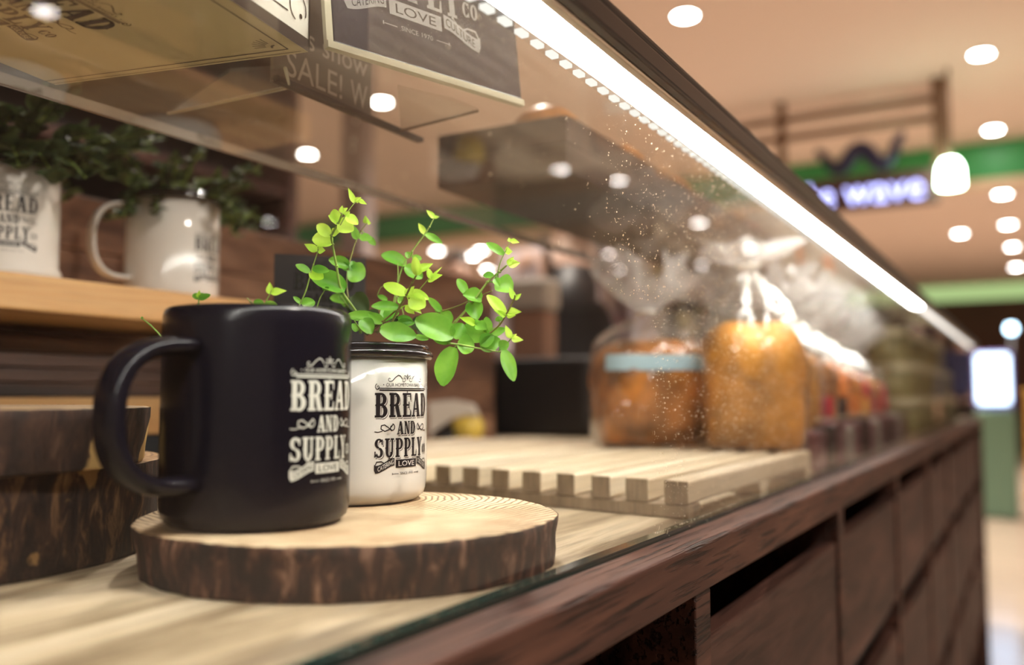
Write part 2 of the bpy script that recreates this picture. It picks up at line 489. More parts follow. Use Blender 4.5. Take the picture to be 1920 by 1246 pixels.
def glyph(c):
    W = 0.62; S = []
    if c == 'B':
        S = [rect(.06, 0, .26, 1), rect(0, 0, .34, .09), rect(0, .91, .34, 1), spur(.06, .5)]
        S += arc(.30, .74, .27, .26, .19, .09, -90, 90) + arc(.30, .26, .32, .28, .20, .09, -90, 90) + [rect(.24, .91, .31, 1), rect(.24, 0, .31, .09), rect(.24, .46, .31, .57)]
    elif c == 'R':
        S = [rect(.06, 0, .26, 1), rect(0, 0, .34, .09), rect(0, .91, .34, 1), spur(.06, .5), rect(.24, .91, .31, 1), rect(.24, .44, .31, .53), rect(.42, 0, .68, .08)]
        S += arc(.30, .73, .29, .28, .19, .09, -90, 90) + [[(.30, .50), (.42, .06), (.62, .06), (.50, .50)]]
        W = .66
    elif c == 'P':
        S = [rect(.06, 0, .26, 1), rect(0, 0, .34, .09), rect(0, .91, .34, 1), spur(.06, .45), rect(.24, .91, .31, 1), rect(.24, .40, .31, .49)]
        S += arc(.30, .70, .29, .30, .19, .09, -90, 90); W = .60
    elif c == 'E':
        S = [rect(.06, 0, .26, 1), rect(0, 0, .56, .09), rect(0, .91, .56, 1), spur(.06, .5), rect(.24, .46, .42, .54),
             [(.48, .09), (.56, .09), (.56, .30), (.51, .30)], [(.51, .70), (.56, .70), (.56, .91), (.48, .91)], rect(.38, .36, .44, .64)]
        W = .58
    elif c == 'A':
        S = [[(.02, .05), (.13, .05), (.34, 1), (.24, 1)], [(.22, 1), (.42, 1), (.62, .05), (.40, .05)], rect(.14, .28, .46, .37), rect(-.04, 0, .22, .08), rect(.34, 0, .68, .08)]
        W = .66
    elif c == 'D':
        S = [rect(.06, 0, .26, 1), rect(0, 0, .34, .09), rect(0, .91, .34, 1), spur(.06, .5)] + arc(.28, .5, .34, .50, .20, .10, -90, 90, 16); W = .64
        S += [spur(.62, .5)]
    elif c == 'N':
        S = [rect(.04, 0, .14, 1), rect(-.03, 0, .22, .08), rect(-.03, .92, .18, 1), [(.04, 1), (.24, 1), (.56, 0), (.38, 0)], rect(.46, 0, .56, 1), rect(.38, .92, .64, 1)]; W = .64
    elif c == 'S':
        S = arc(.29, .74, .27, .26, .19, .09, 20, 270, 14) + arc(.29, .27, .28, .27, .19, .09, -160, 92, 14) + [rect(.47, .66, .55, .95), rect(.01, .03, .09, .34)]; W = .60
    elif c == 'U':
        S = [rect(.06, .3, .26, 1), rect(0, .91, .33, 1), rect(.46, .3, .57, 1), rect(.39, .91, .64, 1), spur(.06, .5)] + arc(.315, .30, .255, .30, .19, .09, 180, 360, 12); W = .66
    elif c == 'L':
        S = [rect(.06, 0, .26, 1), rect(0, 0, .54, .09), rect(0, .91, .34, 1), spur(.06, .5), [(.46, .09), (.54, .09), (.54, .36), (.49, .36)]]; W = .55
    elif c == 'Y':
        S = [rect(.20, 0, .40, .45), rect(.12, 0, .48, .09), [(.0, 1), (.20, 1), (.39, .42), (.21, .42)], [(.48, 1), (.57, 1), (.37, .42), (.28, .42)], rect(-.04, .92, .26, 1), rect(.40, .92, .64, 1)]; W = .62
    elif c == 'C':
        S = arc(.30, .5, .29, .50, .19, .10, 40, 320, 16) + [rect(.48, .62, .56, .96), rect(.48, .04, .56, .36)]; W = .6
    elif c == 'O':
        S = arc(.30, .5, .30, .50, .19, .10, 0, 360, 20); W = .62
    return S, W


def word(txt, x0, y0, x1, y1):
    """slab letters fitted into a rectangle"""
    out = []; gs = [glyph(c) for c in txt]
    gap = 0.085
    tot = sum(g[1] for g in gs) + gap * (len(gs) - 1)
    sx = (x1 - x0) / tot; sy = (y1 - y0); x = 0
    for S, W in gs:
        for p in S: out.append([(x0 + (x + a) * sx, y0 + b * sy) for a, b in p])
        x += W + gap
    return out


def line2(pts, wd):
    out = []
    for (a, b), (c, d) in zip(pts[:-1], pts[1:]):
        l = hypot(c - a, d - b)
        if l < 1e-6: continue
        nx, ny = -(d - b) / l * wd / 2, (c - a) / l * wd / 2
        ex, ey = (c - a) / l * wd * .25, (d - b) / l * wd * .25
        out.append([(a + nx - ex, b + ny - ey), (a - nx - ex, b - ny - ey), (c - nx + ex, d - ny + ey), (c + nx + ex, d + ny + ey)])
    return out


def spiral(cx, cy, r0, r1, a0, a1, n=18):
    return [(cx + (r0 + (r1 - r0) * i / n) * cos(radians(a0 + (a1 - a0) * i / n)), cy + (r0 + (r1 - r0) * i / n) * sin(radians(a0 + (a1 - a0) * i / n))) for i in range(n + 1)]


_txt = {}


def fonttext(s):
    """flat text polygons from the built-in font, unit box width/height"""
    if s in _txt: return _txt[s]
    cu = bpy.data.curves.new('t', 'FONT'); cu.body = s; cu.size = 1; cu.resolution_u = 3
    o = bpy.data.objects.new('t', cu); C.objects.link(o)
    dg = bpy.context.evaluated_depsgraph_get()
    me = bpy.data.meshes.new_from_object(o.evaluated_get(dg))
    V = [(v.co.x, v.co.y) for v in me.vertices]
    xs = [v[0] for v in V]; ys = [v[1] for v in V]
    x0, x1, y0, y1 = min(xs), max(xs), min(ys), max(ys)
    P = [[((V[i][0] - x0) / (x1 - x0), (V[i][1] - y0) / (y1 - y0)) for i in p.vertices] for p in me.polygons]
    bpy.data.objects.remove(o); bpy.data.curves.remove(cu); bpy.data.meshes.remove(me)
    _txt[s] = P
    return P


def ftext(s, x0, y0, x1, y1, warp=None):
    out = []
    for p in fonttext(s):
        q = [(x0 + a * (x1 - x0), y0 + b * (y1 - y0)) for a, b in p]
        if warp: q = [warp(*t) for t in q]
        out.append(q)
    return out


def mir(P): return P + [[(-a, b) for a, b in p] for p in P]


def shift(P, dx, dy): return [[(a + dx, b + dy) for a, b in p] for p in P]


def logo_layers(style='outline'):
    """mm, x centred, y from 0 (top) down to -52. Returns layers [(polys, 'ink'|'gap', lift)]"""
    orn = line2([(0, -0.2), (0, -3.2)], .45) + [spur(0, -1.2, .55)]
    o = line2(spiral(2.6, -3.0, .2, 1.6, 0, 330), .34) + line2([(4.2, -3.0), (5.5, -1.4), (7.2, -1.0), (9.3, -2.2), (11.4, -4.0), (13.3, -4.3)], .42)
    o += line2(spiral(13.1, -3.2, 1.1, .3, -90, 170), .32) + line2([(.2, -2.8), (1.2, -1.4), (2.6, -1.3)], .35)
    orn += mir(o)
    ink = orn + ftext('OUR HOMETOWN BAKERY', -15.3, -6.9, 15.3, -5.1)
    ink += [spur(-17, -6, .35), spur(17, -6, .35)]
    for sx in (-1, 1):
        ink += [[(a * sx, b) for a, b in p] for p in line2(spiral(20.6, -7.2, .25, 1.7, 0, 430, 26), .36)]
    ink += [rect(-20.5, -8.0, 20.5, -7.55), rect(-19.6, -9.1, 19.6, -8.45), spur(0, -9.6, .5)]
    big = word('BREAD', -22.3, -22.7, 22.3, -10.2) + word('AND', -7.6, -31.6, 7.6, -24.8) + word('SUPPLY', -22.3, -43.2, 15.8, -33.4)
    big += word('CO', 16.6, -41.8, 22.2, -37.2)
    fl = line2(spiral(11.2, -27.9, 1.9, 1.0, 100, 360 + 60, 18), .5) + line2([(10.5, -26.2), (13.2, -28.9), (16.0, -29.8), (18.4, -28.6), (18.2, -26.9), (16.2, -26.5), (13.6, -28.0), (11.5, -29.6)], .55) + line2([(17.5, -29.6), (20.2, -30.2), (22.2, -29.9)], .4)
    ink += mir(fl)
    # ribbon
    def rb(x): return -47.2 + 2.6 * cos(x / 22.0 * pi * 1.05) * (1 if abs(x) < 22 else 1) * -0.0 + (1.9 * cos((abs(x) - 9) / 13 * pi) if abs(x) > 9 else 1.9)
    rib = []
    for sx in (-1, 1):
        xs = [9.5 + (21.5 - 9.5) * i / 14 for i in range(15)]
        for a, b in zip(xs[:-1], xs[1:]):
            rib.append([(sx * a, rb(a) - 2.0), (sx * b, rb(b) - 2.0), (sx * b, rb(b) + 1.9), (sx * a, rb(a) + 1.9)])
        rib += [[(sx * 21.5, -51.2), (sx * 22.4, -49.5), (sx * 22.4, -46.5), (sx * 21.5, -47.2)]]
        rib += [[(sx * x, y) for x, y in p] for p in line2([(21.8, -47.0), (20.8, -45.2), (18.0, -45.1), (15.8, -46.2)], .55)]
        rib += [[(sx * x, y) for x, y in p] for p in line2([(14, -44.6), (13.0, -43.7)], .3)] + [spur(sx * 12.8, -43.5, .5)]
    rib += [rect(-8.6, -48.6, 8.6, -44.4)]
    since = ftext('SINCE 1970', -5.2, -52.2, 5.2, -50.9) + [rect(-10.5, -51.75, -6.4, -51.5), rect(6.4, -51.75, 10.5, -51.5), rect(-11, -52.1, -10.6, -51.1), rect(10.6, -52.1, 11, -51.1)]
    wl = lambda x, y: (x, y + rb(x) + 47.2)
    cut = ftext('CATERING', -20.2, -48.4, -10.2, -46.0, wl) + ftext('LOVE', -6.6, -47.8, 6.6, -45.2) + ftext('CULTURE', 10.2, -48.4, 20.2, -46.0, wl)
    if style == 'outline':
        return [(shift(big, .75, -.75), 'ink', 0.0), (shift(big, .42, -.42), 'gap', 1), (big + ink + rib + since, 'ink', 2), (cut, 'gap', 3)]
    return [(big + ink + rib + since, 'ink', 0), (cut, 'gap', 1)]


def poly_mesh(polys, step=1.6):
    """flat polygons chopped into narrow columns so that they can be bent"""
    bm = bmesh.new()
    for p in polys:
        vs = [bm.verts.new((a, b, 0)) for a, b in p]
        try: bm.faces.new(vs)
        except ValueError: pass
    if step:
        xs = [v.co.x for v in bm.verts]
        x = min(xs) + step
        while x < max(xs):
            bmesh.ops.bisect_plane(bm, geom=bm.verts[:] + bm.edges[:] + bm.faces[:], plane_co=(x, 0, 0), plane_no=(1, 0, 0), dist=1e-5)
            x += step
    bm.verts.ensure_lookup_table(); bm.verts.index_update()
    V = [(v.co.x, v.co.y) for v in bm.verts]; Fs = [tuple(v.index for v in f.verts) for f in bm.faces]
    bm.free()
    return V, Fs


LAY = {s: [(poly_mesh(P), k, l) for P, k, l in logo_layers(s)] for s in ('outline', 'solid')}


def put_print(name, parent, xf, style, ink, gap, label=None, lift=0.00006):
    """xf(x_mm, y_mm, lift) -> world point"""
    mi = MB(); mg = MB()
    for (V, Fs), k, l in LAY[style]:
        pts = [xf(a, b, 0.0001 + l * lift) for a, b in V]
        (mi if k == 'ink' else mg).add(pts, Fs)
    o = obj(name, mi, ink, parent)

    if label: o['label'] = label
    if mg.v:
        g = obj(name + '_lettering', mg, gap, None)
        g.parent = o
    return o


def wrap(cx, cy, r, az, ztop, s=1.0, hs=.872):
    def xf(a, b, l):
        t = az + a * hs * 0.001 / r
        return Vector((cx + (r + l) * cos(t), cy + (r + l) * sin(t), ztop + b * s * 0.001))
    return xf


def planar(o, ux, uy, s):
    o = Vector(o); ux = Vector(ux).normalized(); uy = Vector(uy).normalized(); n = ux.cross(uy)
    return lambda a, b, l: o + ux * a * s + uy * b * s + n * (l * 2)


def faceaz(x, y): return atan2(-y, -x)   # azimuth from a thing towards the lens


# ------------------------------------------------------------ THE SETTING
CT = 0.8725      # counter top
GT = 1.115       # underside of the top glass
struct(obj('floor', MB().box(-14, 12, -6, 24, -0.1, 0), 'floor'))
struct(obj('ceiling', MB().box(-14, 12, -6, 9.02, 3.2, 3.3), 'ceiling'))
struct(obj('trim_1', MB().box(-14, 2.0, 9.0, 9.12, 2.86, 3.199), 'green'))
struct(obj('trim_2', MB().box(-14, 2.0, 8.96, 9.12, 2.79, 2.859), 'beigewall'))
struct(obj('trim_3', MB().box(-14, 12, 9.121, 17, 2.79, 2.9), 'ceiling'))
struct(obj('trim_4', MB().box(-14, 2.5, 17.0, 17.2, 2.55, 2.9), 'cove'))
struct(obj('wall_back', MB().box(-14, 12, 18.5, 18.7, 0, 3.3), 'brownwall'))
struct(obj('wall_pale', MB().box(-13.8, -3.2, 13.4, 13.5, 0, 2.789), 'beigewall'))
struct(obj('trim_5', MB().box(-14, 12, 17.2, 18.5, 2.9, 3.0), 'ceiling'))
struct(obj('wall_left', MB().box(-14, -13.8, -6, 18.5, 0, 3.3), 'beigewall'))
struct(obj('wall_right', MB().box(11.8, 12, -6, 18.5, 0, 3.3), 'brownwall'))

# downlights, each a lamp with a ring and a glowing disc
lamp_spots = [
    (-1.715, 5.06, 3.2, 'round ceiling downlight above the middle of the light strip, nearest of all'),
    (-0.22, 6.62, 3.2, 'ceiling downlight above the hanging sign, beside its right post'),
    (-0.217, 8.6, 3.2, 'ceiling downlight just in front of the green fascia, at the right edge'),
    (-4.27, 5.43, 3.2, 'ceiling downlight glaring past the chalked sale sign'),
    (-5.81, 6.29, 3.2, 'ceiling downlight seen through the top glass left of the sale sign'),
    (-0.181, 9.35, 2.79, 'first downlight under the green fascia at the right edge'),
    (-0.66, 11.43, 2.79, 'large white downlight right of the hanging sign and below its lamp'),
    (-0.172, 11.08, 2.79, 'second downlight under the green fascia at the right edge'),
    (-0.16, 12.79, 2.79, 'third downlight under the green fascia at the right edge'),
    (-0.15, 14.86, 2.79, 'farthest downlight of the row under the green fascia at the right edge'),
    (-6.55, 9.5, 2.79, 'downlight seen above the tallest plant tips beneath the green fascia'),
    (-6.38, 10.1, 2.79, 'left downlight of the far group seen between plant and bread'),
    (-6.05, 9.75, 2.79, 'right downlight of the far group seen between plant and bread'),
    (-6.70, 12.11, 2.79, 'lowest downlight seen between the plant and the dark coat'),
    (-6.9, 11.3, 2.79, 'middle downlight of the low cluster behind the right plant stem'),
]
refl_spots = [(4.6, 3.13, 3.2), (3.34, 8.70, 3.2), (3.67, 7.99, 3.2), (2.68, 9.33, 2.79), (4.39, 10.8, 2.79), (4.87, 12.27, 2.79),
              (2.67, 11.29, 2.79), (3.64, 12.35, 2.79), (8.18, 8.55, 3.2)]
proto = None
for i, (x, y, z, lab) in enumerate(lamp_spots + [(a, b, c, 'ceiling downlight over the aisle, seen mirrored in the front glass') for a, b, c in refl_spots]):
    grp = 'round ceiling downlights' if i < len(lamp_spots) else 'aisle downlights mirrored in the front glass'
    if proto is None:
        proto = thing('ceiling_light', (x, y, z), lab, 'ceiling light', grp)
        rg = MB().lathe([(0.062, -0.001), (0.078, -0.001), (0.080, -0.008), (0.064, -0.010)], 32, close=True)
        dd = MB().lathe([(0.0001, -0.006), (0.063, -0.006), (0.063, -0.001)], 32)
        for nm, mbx, mt in (('ring', rg, 'ring'), ('diffuser', dd, 'lamp')):
            mbx.v = [(a + x, b + y, c + z) for a, b, c in mbx.v]
            obj(nm, mbx, mt, proto)
    else:
        dup(proto, (x, y, z), lab, grp)
# the light those lamps throw, plus fill spots added where no lamp hangs
for (x, y, z, e) in [(-1.7, 5.0, 3.15, 420), (1.6, 0.6, 3.15, 150), (3.0, 4.5, 3.15, 330), (-4.2, 5.4, 3.15, 260), (-0.6, 11.4, 2.75, 420), (-6.4, 11.4, 2.75, 420), (-1.3, 2.0, 3.15, 150), (-1.0, 8.2, 3.15, 350), (3.5, 8.5, 3.15, 350), (3.0, 13.0, 2.75, 350)]:
    ld = bpy.data.lights.new('downlight_and_fill', 'SPOT'); ld.energy = e; ld.color = (1, .90, .79)
    ld.spot_size = radians(130); ld.spot_blend = 0.8; ld.shadow_soft_size = 0.07
    lo = bpy.data.objects.new('downlight_and_fill', ld); ld.energy = e * 1.45; lo.location = (x, y, z); C.objects.link(lo)
# coves behind the fascia throw their light up on the ceiling
for (x, y, z, sx, sy, e) in [(-1.5, 6.0, 1.9, 9, 7, 60)]:
    pass

# ------------------------------------------------------------ hanging sign
sg = thing('hanging_sign', (-1.03, 7, 3.05), 'lit blue-white hanging sign reading the wave, under a bronze frame', 'sign')
f_ = MB()
for z in (3.06, 2.92): f_.tube([(-2.1, 7.0, z), (-0.50, 7.0, z)], 0.032, 8)
obj('frame_rail', f_, 'frame', sg)
for x, r, zb in ((-1.615, .03, 2.56), (-0.51, .045, 2.56)):
    obj('post', MB().box(x - r, x + r, 7 - r, 7 + r, zb, 3.2), 'frame', sg, bevel=.006)
sb = obj('sign_box', MB().box(-1.56, -.53, 6.97, 7.05, 2.31, 2.56), 'signbox', sg, bevel=.01)
for wd_, xa, xb, zh in (('the', -1.50, -1.24, 2.525), ('wave', -1.16, -.62, 2.475)):
    tm = MB()
    for p in ftext(wd_, xa, 2.345, xb, zh):
        tm.add([(a, 6.958, b) for a, b in p] + [(a, 6.969, b) for a, b in p],
               [tuple(range(len(p)))] + [(i, (i + 1) % len(p), len(p) + (i + 1) % len(p), len(p) + i) for i in range(len(p))])
    obj('lettering', tm, 'letters', sg)
pts = []
for i in range(33):
    t = i / 32
    pts.append((-1.36 + .62 * t, 7.0, 2.70 + .09 * cos(t * 4 * pi) * (0.7 + .5 * abs(t - .5)) + .05 * (t > .9)))
o = obj('wave_emblem', MB().tube(pts, [.025 + .038 * sin(pi * i / 32) for i in range(33)], 10), plain('blue_black_emblem', (0.012, 0.012, 0.05), .3), sg)
gl = thing('pendant_lamp', (-0.44, 6.8, 2.75), 'boxy pendant lamp glowing white green beside the hanging sign', 'lamp')
obj('lamp_shade', MB().lathe([(0.02, 2.56), (.05, 2.55), (.075, 2.50), (.082, 2.38), (.078, 2.37), (.001, 2.37)], 24, (-.44, 6.8)), 'greenlamp', gl)
obj('lamp_rod', MB().tube([(-.44, 6.8, 2.56), (-.44, 6.8, 3.2)], .012), 'frame', gl)

# kiosk and people far right
k = thing('info_kiosk', (-.255, 8.05, 0), 'green pillar kiosk topped by a bright blue-white screen past the counter end', 'kiosk')
obj('pedestal', MB().box(-.40, -.12, 7.95, 8.2, 0, .84), plain('pale_green_panel', (0.13, 0.22, 0.15), .4), k, bevel=.03)
obj('screen', MB().box(-.385, -.15, 7.98, 8.04, .88, 1.27), 'screen', k, bevel=.05, seg=5)
obj('screen_frame', MB().box(-.405, -.13, 8.041, 8.09, .84, 1.29), plain('purple_frame', (0.2, 0.14, 0.4), .4), k, bevel=.05, seg=5)
o = root(obj('yellow_stand', MB().lathe([(.12, 0), (.12, .03), (.10, .05), (.10, .95), (.12, .97), (.12, 1.0)], 20, (.03, 9.6), caps=(True, True)), plain('amber_panel', (0.42, 0.22, 0.03), .5)))
tag(o, 'round amber yellow stand behind the green kiosk', 'stand')
o = thing('wall_lamp', (-.14, 8.6, 1.5), 'small round pale blue lamp above the kiosk', 'lamp')
obj('lamp_globe', MB().lathe([(.001, 1.46), (.03, 1.465), (.042, 1.5), (.03, 1.535), (.001, 1.54)], 20, (-.14, 8.6)), emit('pale_blue_glow', (.55, .8, 1), 9), o)
obj('lamp_pole', MB().tube([(-.14, 8.6, 0), (-.14, 8.6, 1.461)], .015), 'black', o)

# pillar behind the shop
struct(obj('wall_pillar', MB().box(-3.17, -3.02, 3.68, 3.80, 0, 3.2), 'mauve', bevel=.02))


# ------------------------------------------------------------ people
def skin(name, chain, mat, parent=None, sub=1):
    """chain: list of (point, (rx, ry), parent index)"""
    me = bpy.data.meshes.new(name)
    me.from_pydata([c[0] for c in chain], [(i, c[2]) for i, c in enumerate(chain) if c[2] is not None], [])
    o = bpy.data.objects.new(name, me); C.objects.link(o)
    s = o.modifiers.new('skin', 'SKIN')
    for i, c in enumerate(chain):
        me.skin_vertices[0].data[i].radius = c[1]
    me.skin_vertices[0].data[0].use_root = True
    s.use_smooth_shade = True
    b = o.modifiers.new('sub', 'SUBSURF'); b.levels = sub; b.render_levels = sub
    dg = bpy.context.evaluated_depsgraph_get()
    m2 = bpy.data.meshes.new_from_object(o.evaluated_get(dg))
    for p in m2.polygons: p.use_smooth = True
    m2.materials.clear(); m2.materials.append(M[mat] if isinstance(mat, str) else mat)
    bpy.data.objects.remove(o); bpy.data.meshes.remove(me)
    m2.name = name
    r = bpy.data.objects.new(name, m2); C.objects.link(r)
    return r


M['skin'] = plain('skin', (0.55, 0.33, 0.24), .5)
M['hair'] = plain('black_hair', (0.012, 0.010, 0.011), .45)


def person(loc, rz, hgt, label, shirt, trousers, apron=None, arms='down', shoe=None):
    s = hgt / 1.72
    R_ = Matrix.Translation(loc) @ Matrix.Rotation(rz, 4, 'Z') @ Matrix.Scale(s, 4)
    T = lambda p: R_ @ Vector(p)
    # faces -Y locally
    ch = [((0, 0, .95), (.13, .10), None), ((0, 0, 1.08), (.125, .095), 0), ((0, .005, 1.22), (.145, .105), 1), ((0, .01, 1.37), (.13, .085), 2),
          ((0, .005, 1.46), (.052, .052), 3), ((0, -.01, 1.53), (.055, .058), 4), ((0, -.012, 1.60), (.074, .092), 5), ((0, -.008, 1.67), (.066, .08), 6)]
    L = {}
    for sx in (-1, 1):
        if arms == 'down':
            el = (sx * .235, .02, 1.10); wr = (sx * .24, -.05, .86); hd = (sx * .235, -.08, .78)
        elif arms == 'work':
            el = (sx * .25, -.04, 1.12); wr = (sx * .15, -.26, 1.05); hd = (sx * .11, -.34, 1.03)
        b = len(ch)
        ch += [((sx * .17, .01, 1.38), (.055, .055), 3), (el, (.042, .042), b), (wr, (.028, .028), b + 1), (hd, (.035, .018), b + 2)]
        hv = Vector(hd) - Vector(wr); hv.normalize()
        side = Vector((1, 0, 0)) if arms == 'down' else Vector((1, 0, 0))
        base = Vector(hd)
        for q, ln in enumerate((.060, .070, .066, .052)):
            off = (q - 1.5) * .017
            f0 = base + hv * .03 + Vector((0, off, 0) if arms == 'down' else (off, 0, 0))
            f1 = f0 + hv * ln * .55; f2 = f1 + (hv + Vector((-sx * .35, 0, -.25 if arms == 'work' else 0))).normalized() * ln * .5
            n0 = len(ch)
            ch += [(tuple(f0), (.008, .008), b + 3), (tuple(f1), (.0075, .0075), n0), (tuple(f2), (.0065, .0065), n0 + 1)]
        n0 = len(ch)
        th = base + Vector((-sx * .02, -.03, 0) if arms == 'down' else (-sx * .035, 0, 0))
        ch += [(tuple(th), (.010, .010), b + 3), (tuple(th + hv * .035), (.008, .008), n0)]
        b = len(ch)
        ch += [((sx * .09, 0, .88), (.085, .085), 0), ((sx * .10, -.01, .50), (.055, .06), b), ((sx * .10, .02, .10), (.036, .04), b + 1), ((sx * .105, -.10, .035), (.04, .028), b + 2)]
        L[sx] = (el, wr)
    wc = [(T(p), (r[0] * s, r[1] * s), pi_) for p, r, pi_ in ch]
    body = skin('person', wc, 'skin')
    WP['person'] = Vector((0, 0, 0)); WP[body.name] = Vector((0, 0, 0))
    tag(body, label, 'person')
    P = lambda name, chain, mat: par(skin(name, [(T(p), (r[0] * s, r[1] * s), q) for p, r, q in chain], mat), body)
    # clothing a little larger than the body
    sc = [((0, 0, .88), (.175, .145), None), ((0, 0, 1.06), (.168, .140), 0), ((0, .005, 1.22), (.170, .135), 1), ((0, .01, 1.37), (.14, .098), 2), ((0, .008, 1.44), (.07, .066), 3)]
    for sx in (-1, 1):
        b = len(sc); el, wr = L[sx]
        sc += [((sx * .175, .01, 1.385), (.068, .068), 3), (el, (.054, .054), b), (tuple(Vector(el).lerp(Vector(wr), .85)), (.040, .040), b + 1)]
    P('shirt', sc, shirt)
    tr = [((0, 0, 1.02), (.155, .130), None)]
    for sx in (-1, 1):
        b = len(tr)
        tr += [((sx * .09, 0, .86), (.10, .10), 0), ((sx * .10, -.01, .50), (.07, .075), b), ((sx * .10, .02, .10), (.055, .06), b + 1)]
    P('trousers', tr, trousers)
    hr = [((0, .03, 1.60), (.078, .07), None), ((0, .01, 1.68), (.078, .085), 0), ((0, -.03, 1.71), (.06, .06), 1), ((0, .05, 1.54), (.06, .045), 0)]
    P('hair', hr, 'hair')
    # face
    for sx in (-1, 1):
        fm = MB()
        c = T((sx * .032, -.098, 1.615))
        fm.tube([c + Vector((0, 0, -.004)), c, c + Vector((0, 0, .004))], [.004, .009, .004], 8)
        par(obj('eye', fm, 'black'), body)
    nm = MB().tube([T((0, -.098, 1.61)), T((0, -.112, 1.585)), T((0, -.100, 1.575))], [.008, .013, .009], 8)
    par(obj('nose', nm, 'skin'), body)
    for sx in (-1, 1):
        nm = MB().tube([T((sx * .074, .0, 1.62)), T((sx * .082, .008, 1.60)), T((sx * .076, .0, 1.575))], [.006, .014, .006], 8)
        par(obj('ear', nm, 'skin'), body)
    par(obj('mouth', MB().tube([T((-.022, -.094, 1.555)), T((0, -.101, 1.553)), T((.022, -.094, 1.555))], [.003, .006, .003], 8), plain('lips', (.4, .16, .13), .5)), body)
    if apron:
        vs = []; fs = []; n = 12; rows = [(1.36, .085), (1.22, .13), (1.08, .17), (.95, .19), (.75, .20), (.55, .20)]
        for z, hw in rows:
            for i in range(n + 1):
                t = -1 + 2 * i / n
                vs.append(T((hw * sin(t * 1.25) / sin(1.25), -.135 * cos(t * 1.25) - .012, z)))
        for j in range(len(rows) - 1):
            for i in range(n): fs.append((j * (n + 1) + i, j * (n + 1) + i + 1, (j + 1) * (n + 1) + i + 1, (j + 1) * (n + 1) + i))
        a = obj('apron', MB().add(vs, fs, True), apron)
        sd = a.modifiers.new('s', 'SOLIDIFY'); sd.thickness = .004
        par(a, body)
        for sx in (-1, 1):
            st = MB().tube([T((sx * .075, -.13, 1.35)), T((sx * .09, -.09, 1.43)), T((sx * .08, .0, 1.475)), T((sx * .05, .10, 1.42))], .011 * s, 6)
            par(obj('apron_strap', st, apron), body)
    for sx in (-1, 1):
        par_sh = MB().tube([T((sx * .10, .05, .04)), T((sx * .10, -.02, .05)), T((sx * .105, -.12, .035)), T((sx * .105, -.17, .025))], [.035, .05, .042, .022], 10)
        par(obj('shoe', par_sh, 'black'), body)
    return body


mauve_shirt = plain('pale_mauve_shirt', (0.46, 0.38, 0.39), .8)
navy = plain('navy_cloth', (0.02, 0.03, 0.10), .8)
greyc = plain('grey_cloth', (0.22, 0.18, 0.18), .8)
person((-1.27, 2.58, 0), radians(35), 1.70, 'shop worker in pale shirt and black apron behind the bread bags', mauve_shirt, 'black', 'black', 'work')
person((-2.6, 3.95, 0), radians(20), 1.70, 'person with black hair standing beyond the brown back panel', greyc, 'black')
person((.28, 10.6, 0), radians(10), 1.70, 'person in navy clothes standing behind the kiosk at right edge', navy, 'black')
person((-.95, 9.4, 0), radians(60), 1.66, 'person in pale top standing left of the kiosk beyond the counter end', mauve_shirt, navy)

# ------------------------------------------------------------ THE COUNTER
FX = -0.154       # front face of the counter
ct = thing('display_counter', (-0.5, 1.6, 0), 'long dark wood display counter with open bins and pale top', 'counter')
Y0, Y1 = -0.35, 3.46
cb = MB().box(-0.86, -0.1835, Y0, Y1, CT - .022, CT)
obj('countertop', cb, 'counter', ct, bevel=.0015)
obj('front_beam', MB().box(-0.1765, FX, Y0, Y1 + .01, CT - .0265, CT), 'dark', ct, bevel=.0022, seg=3)
dv = [.4755 + .398 * i for i in range(-2, 8)]
tiers = [(.846, .69), (.675, .48), (.465, .27)]
for j, y in enumerate(dv):
    if y > Y1: continue
    y1 = min(y + .0125, Y1 + .01)
    obj('divider', MB().box(-0.50, FX - .0015, y - .0125, y1, .08, .846), 'dark', ct, bevel=.001)
obj('divider', MB().box(-0.50, FX - .0015, Y1 - .03, Y1 + .01, .08, .846), 'dark', ct, bevel=.001)
for zt, zb in tiers:
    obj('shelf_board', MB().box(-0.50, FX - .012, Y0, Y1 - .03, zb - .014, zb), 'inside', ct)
for i in range(len(dv) - 1):
    a = dv[i] + .0128; b = min(dv[i + 1] - .0128, Y1 - .031)
    if a > Y1 - .1 or b < Y0: continue
    a = max(a, Y0)
    for t, (zt, zb) in enumerate(tiers):
        top = zt - .028 if t == 0 else zt - .02
        if i == 1 and t == 0: top = zt - .05
        bf = obj('bin_front', MB().box(FX - .018, FX - .004, a, b, zb + .002, top), 'panel', ct, bevel=.0015)
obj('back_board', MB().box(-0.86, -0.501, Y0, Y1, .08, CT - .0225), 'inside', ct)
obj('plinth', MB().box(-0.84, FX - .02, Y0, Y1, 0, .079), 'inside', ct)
obj('end_panel', MB().box(-0.86, FX, Y1 + .011, Y1 + .03, 0, CT), 'dark', ct, bevel=.002)

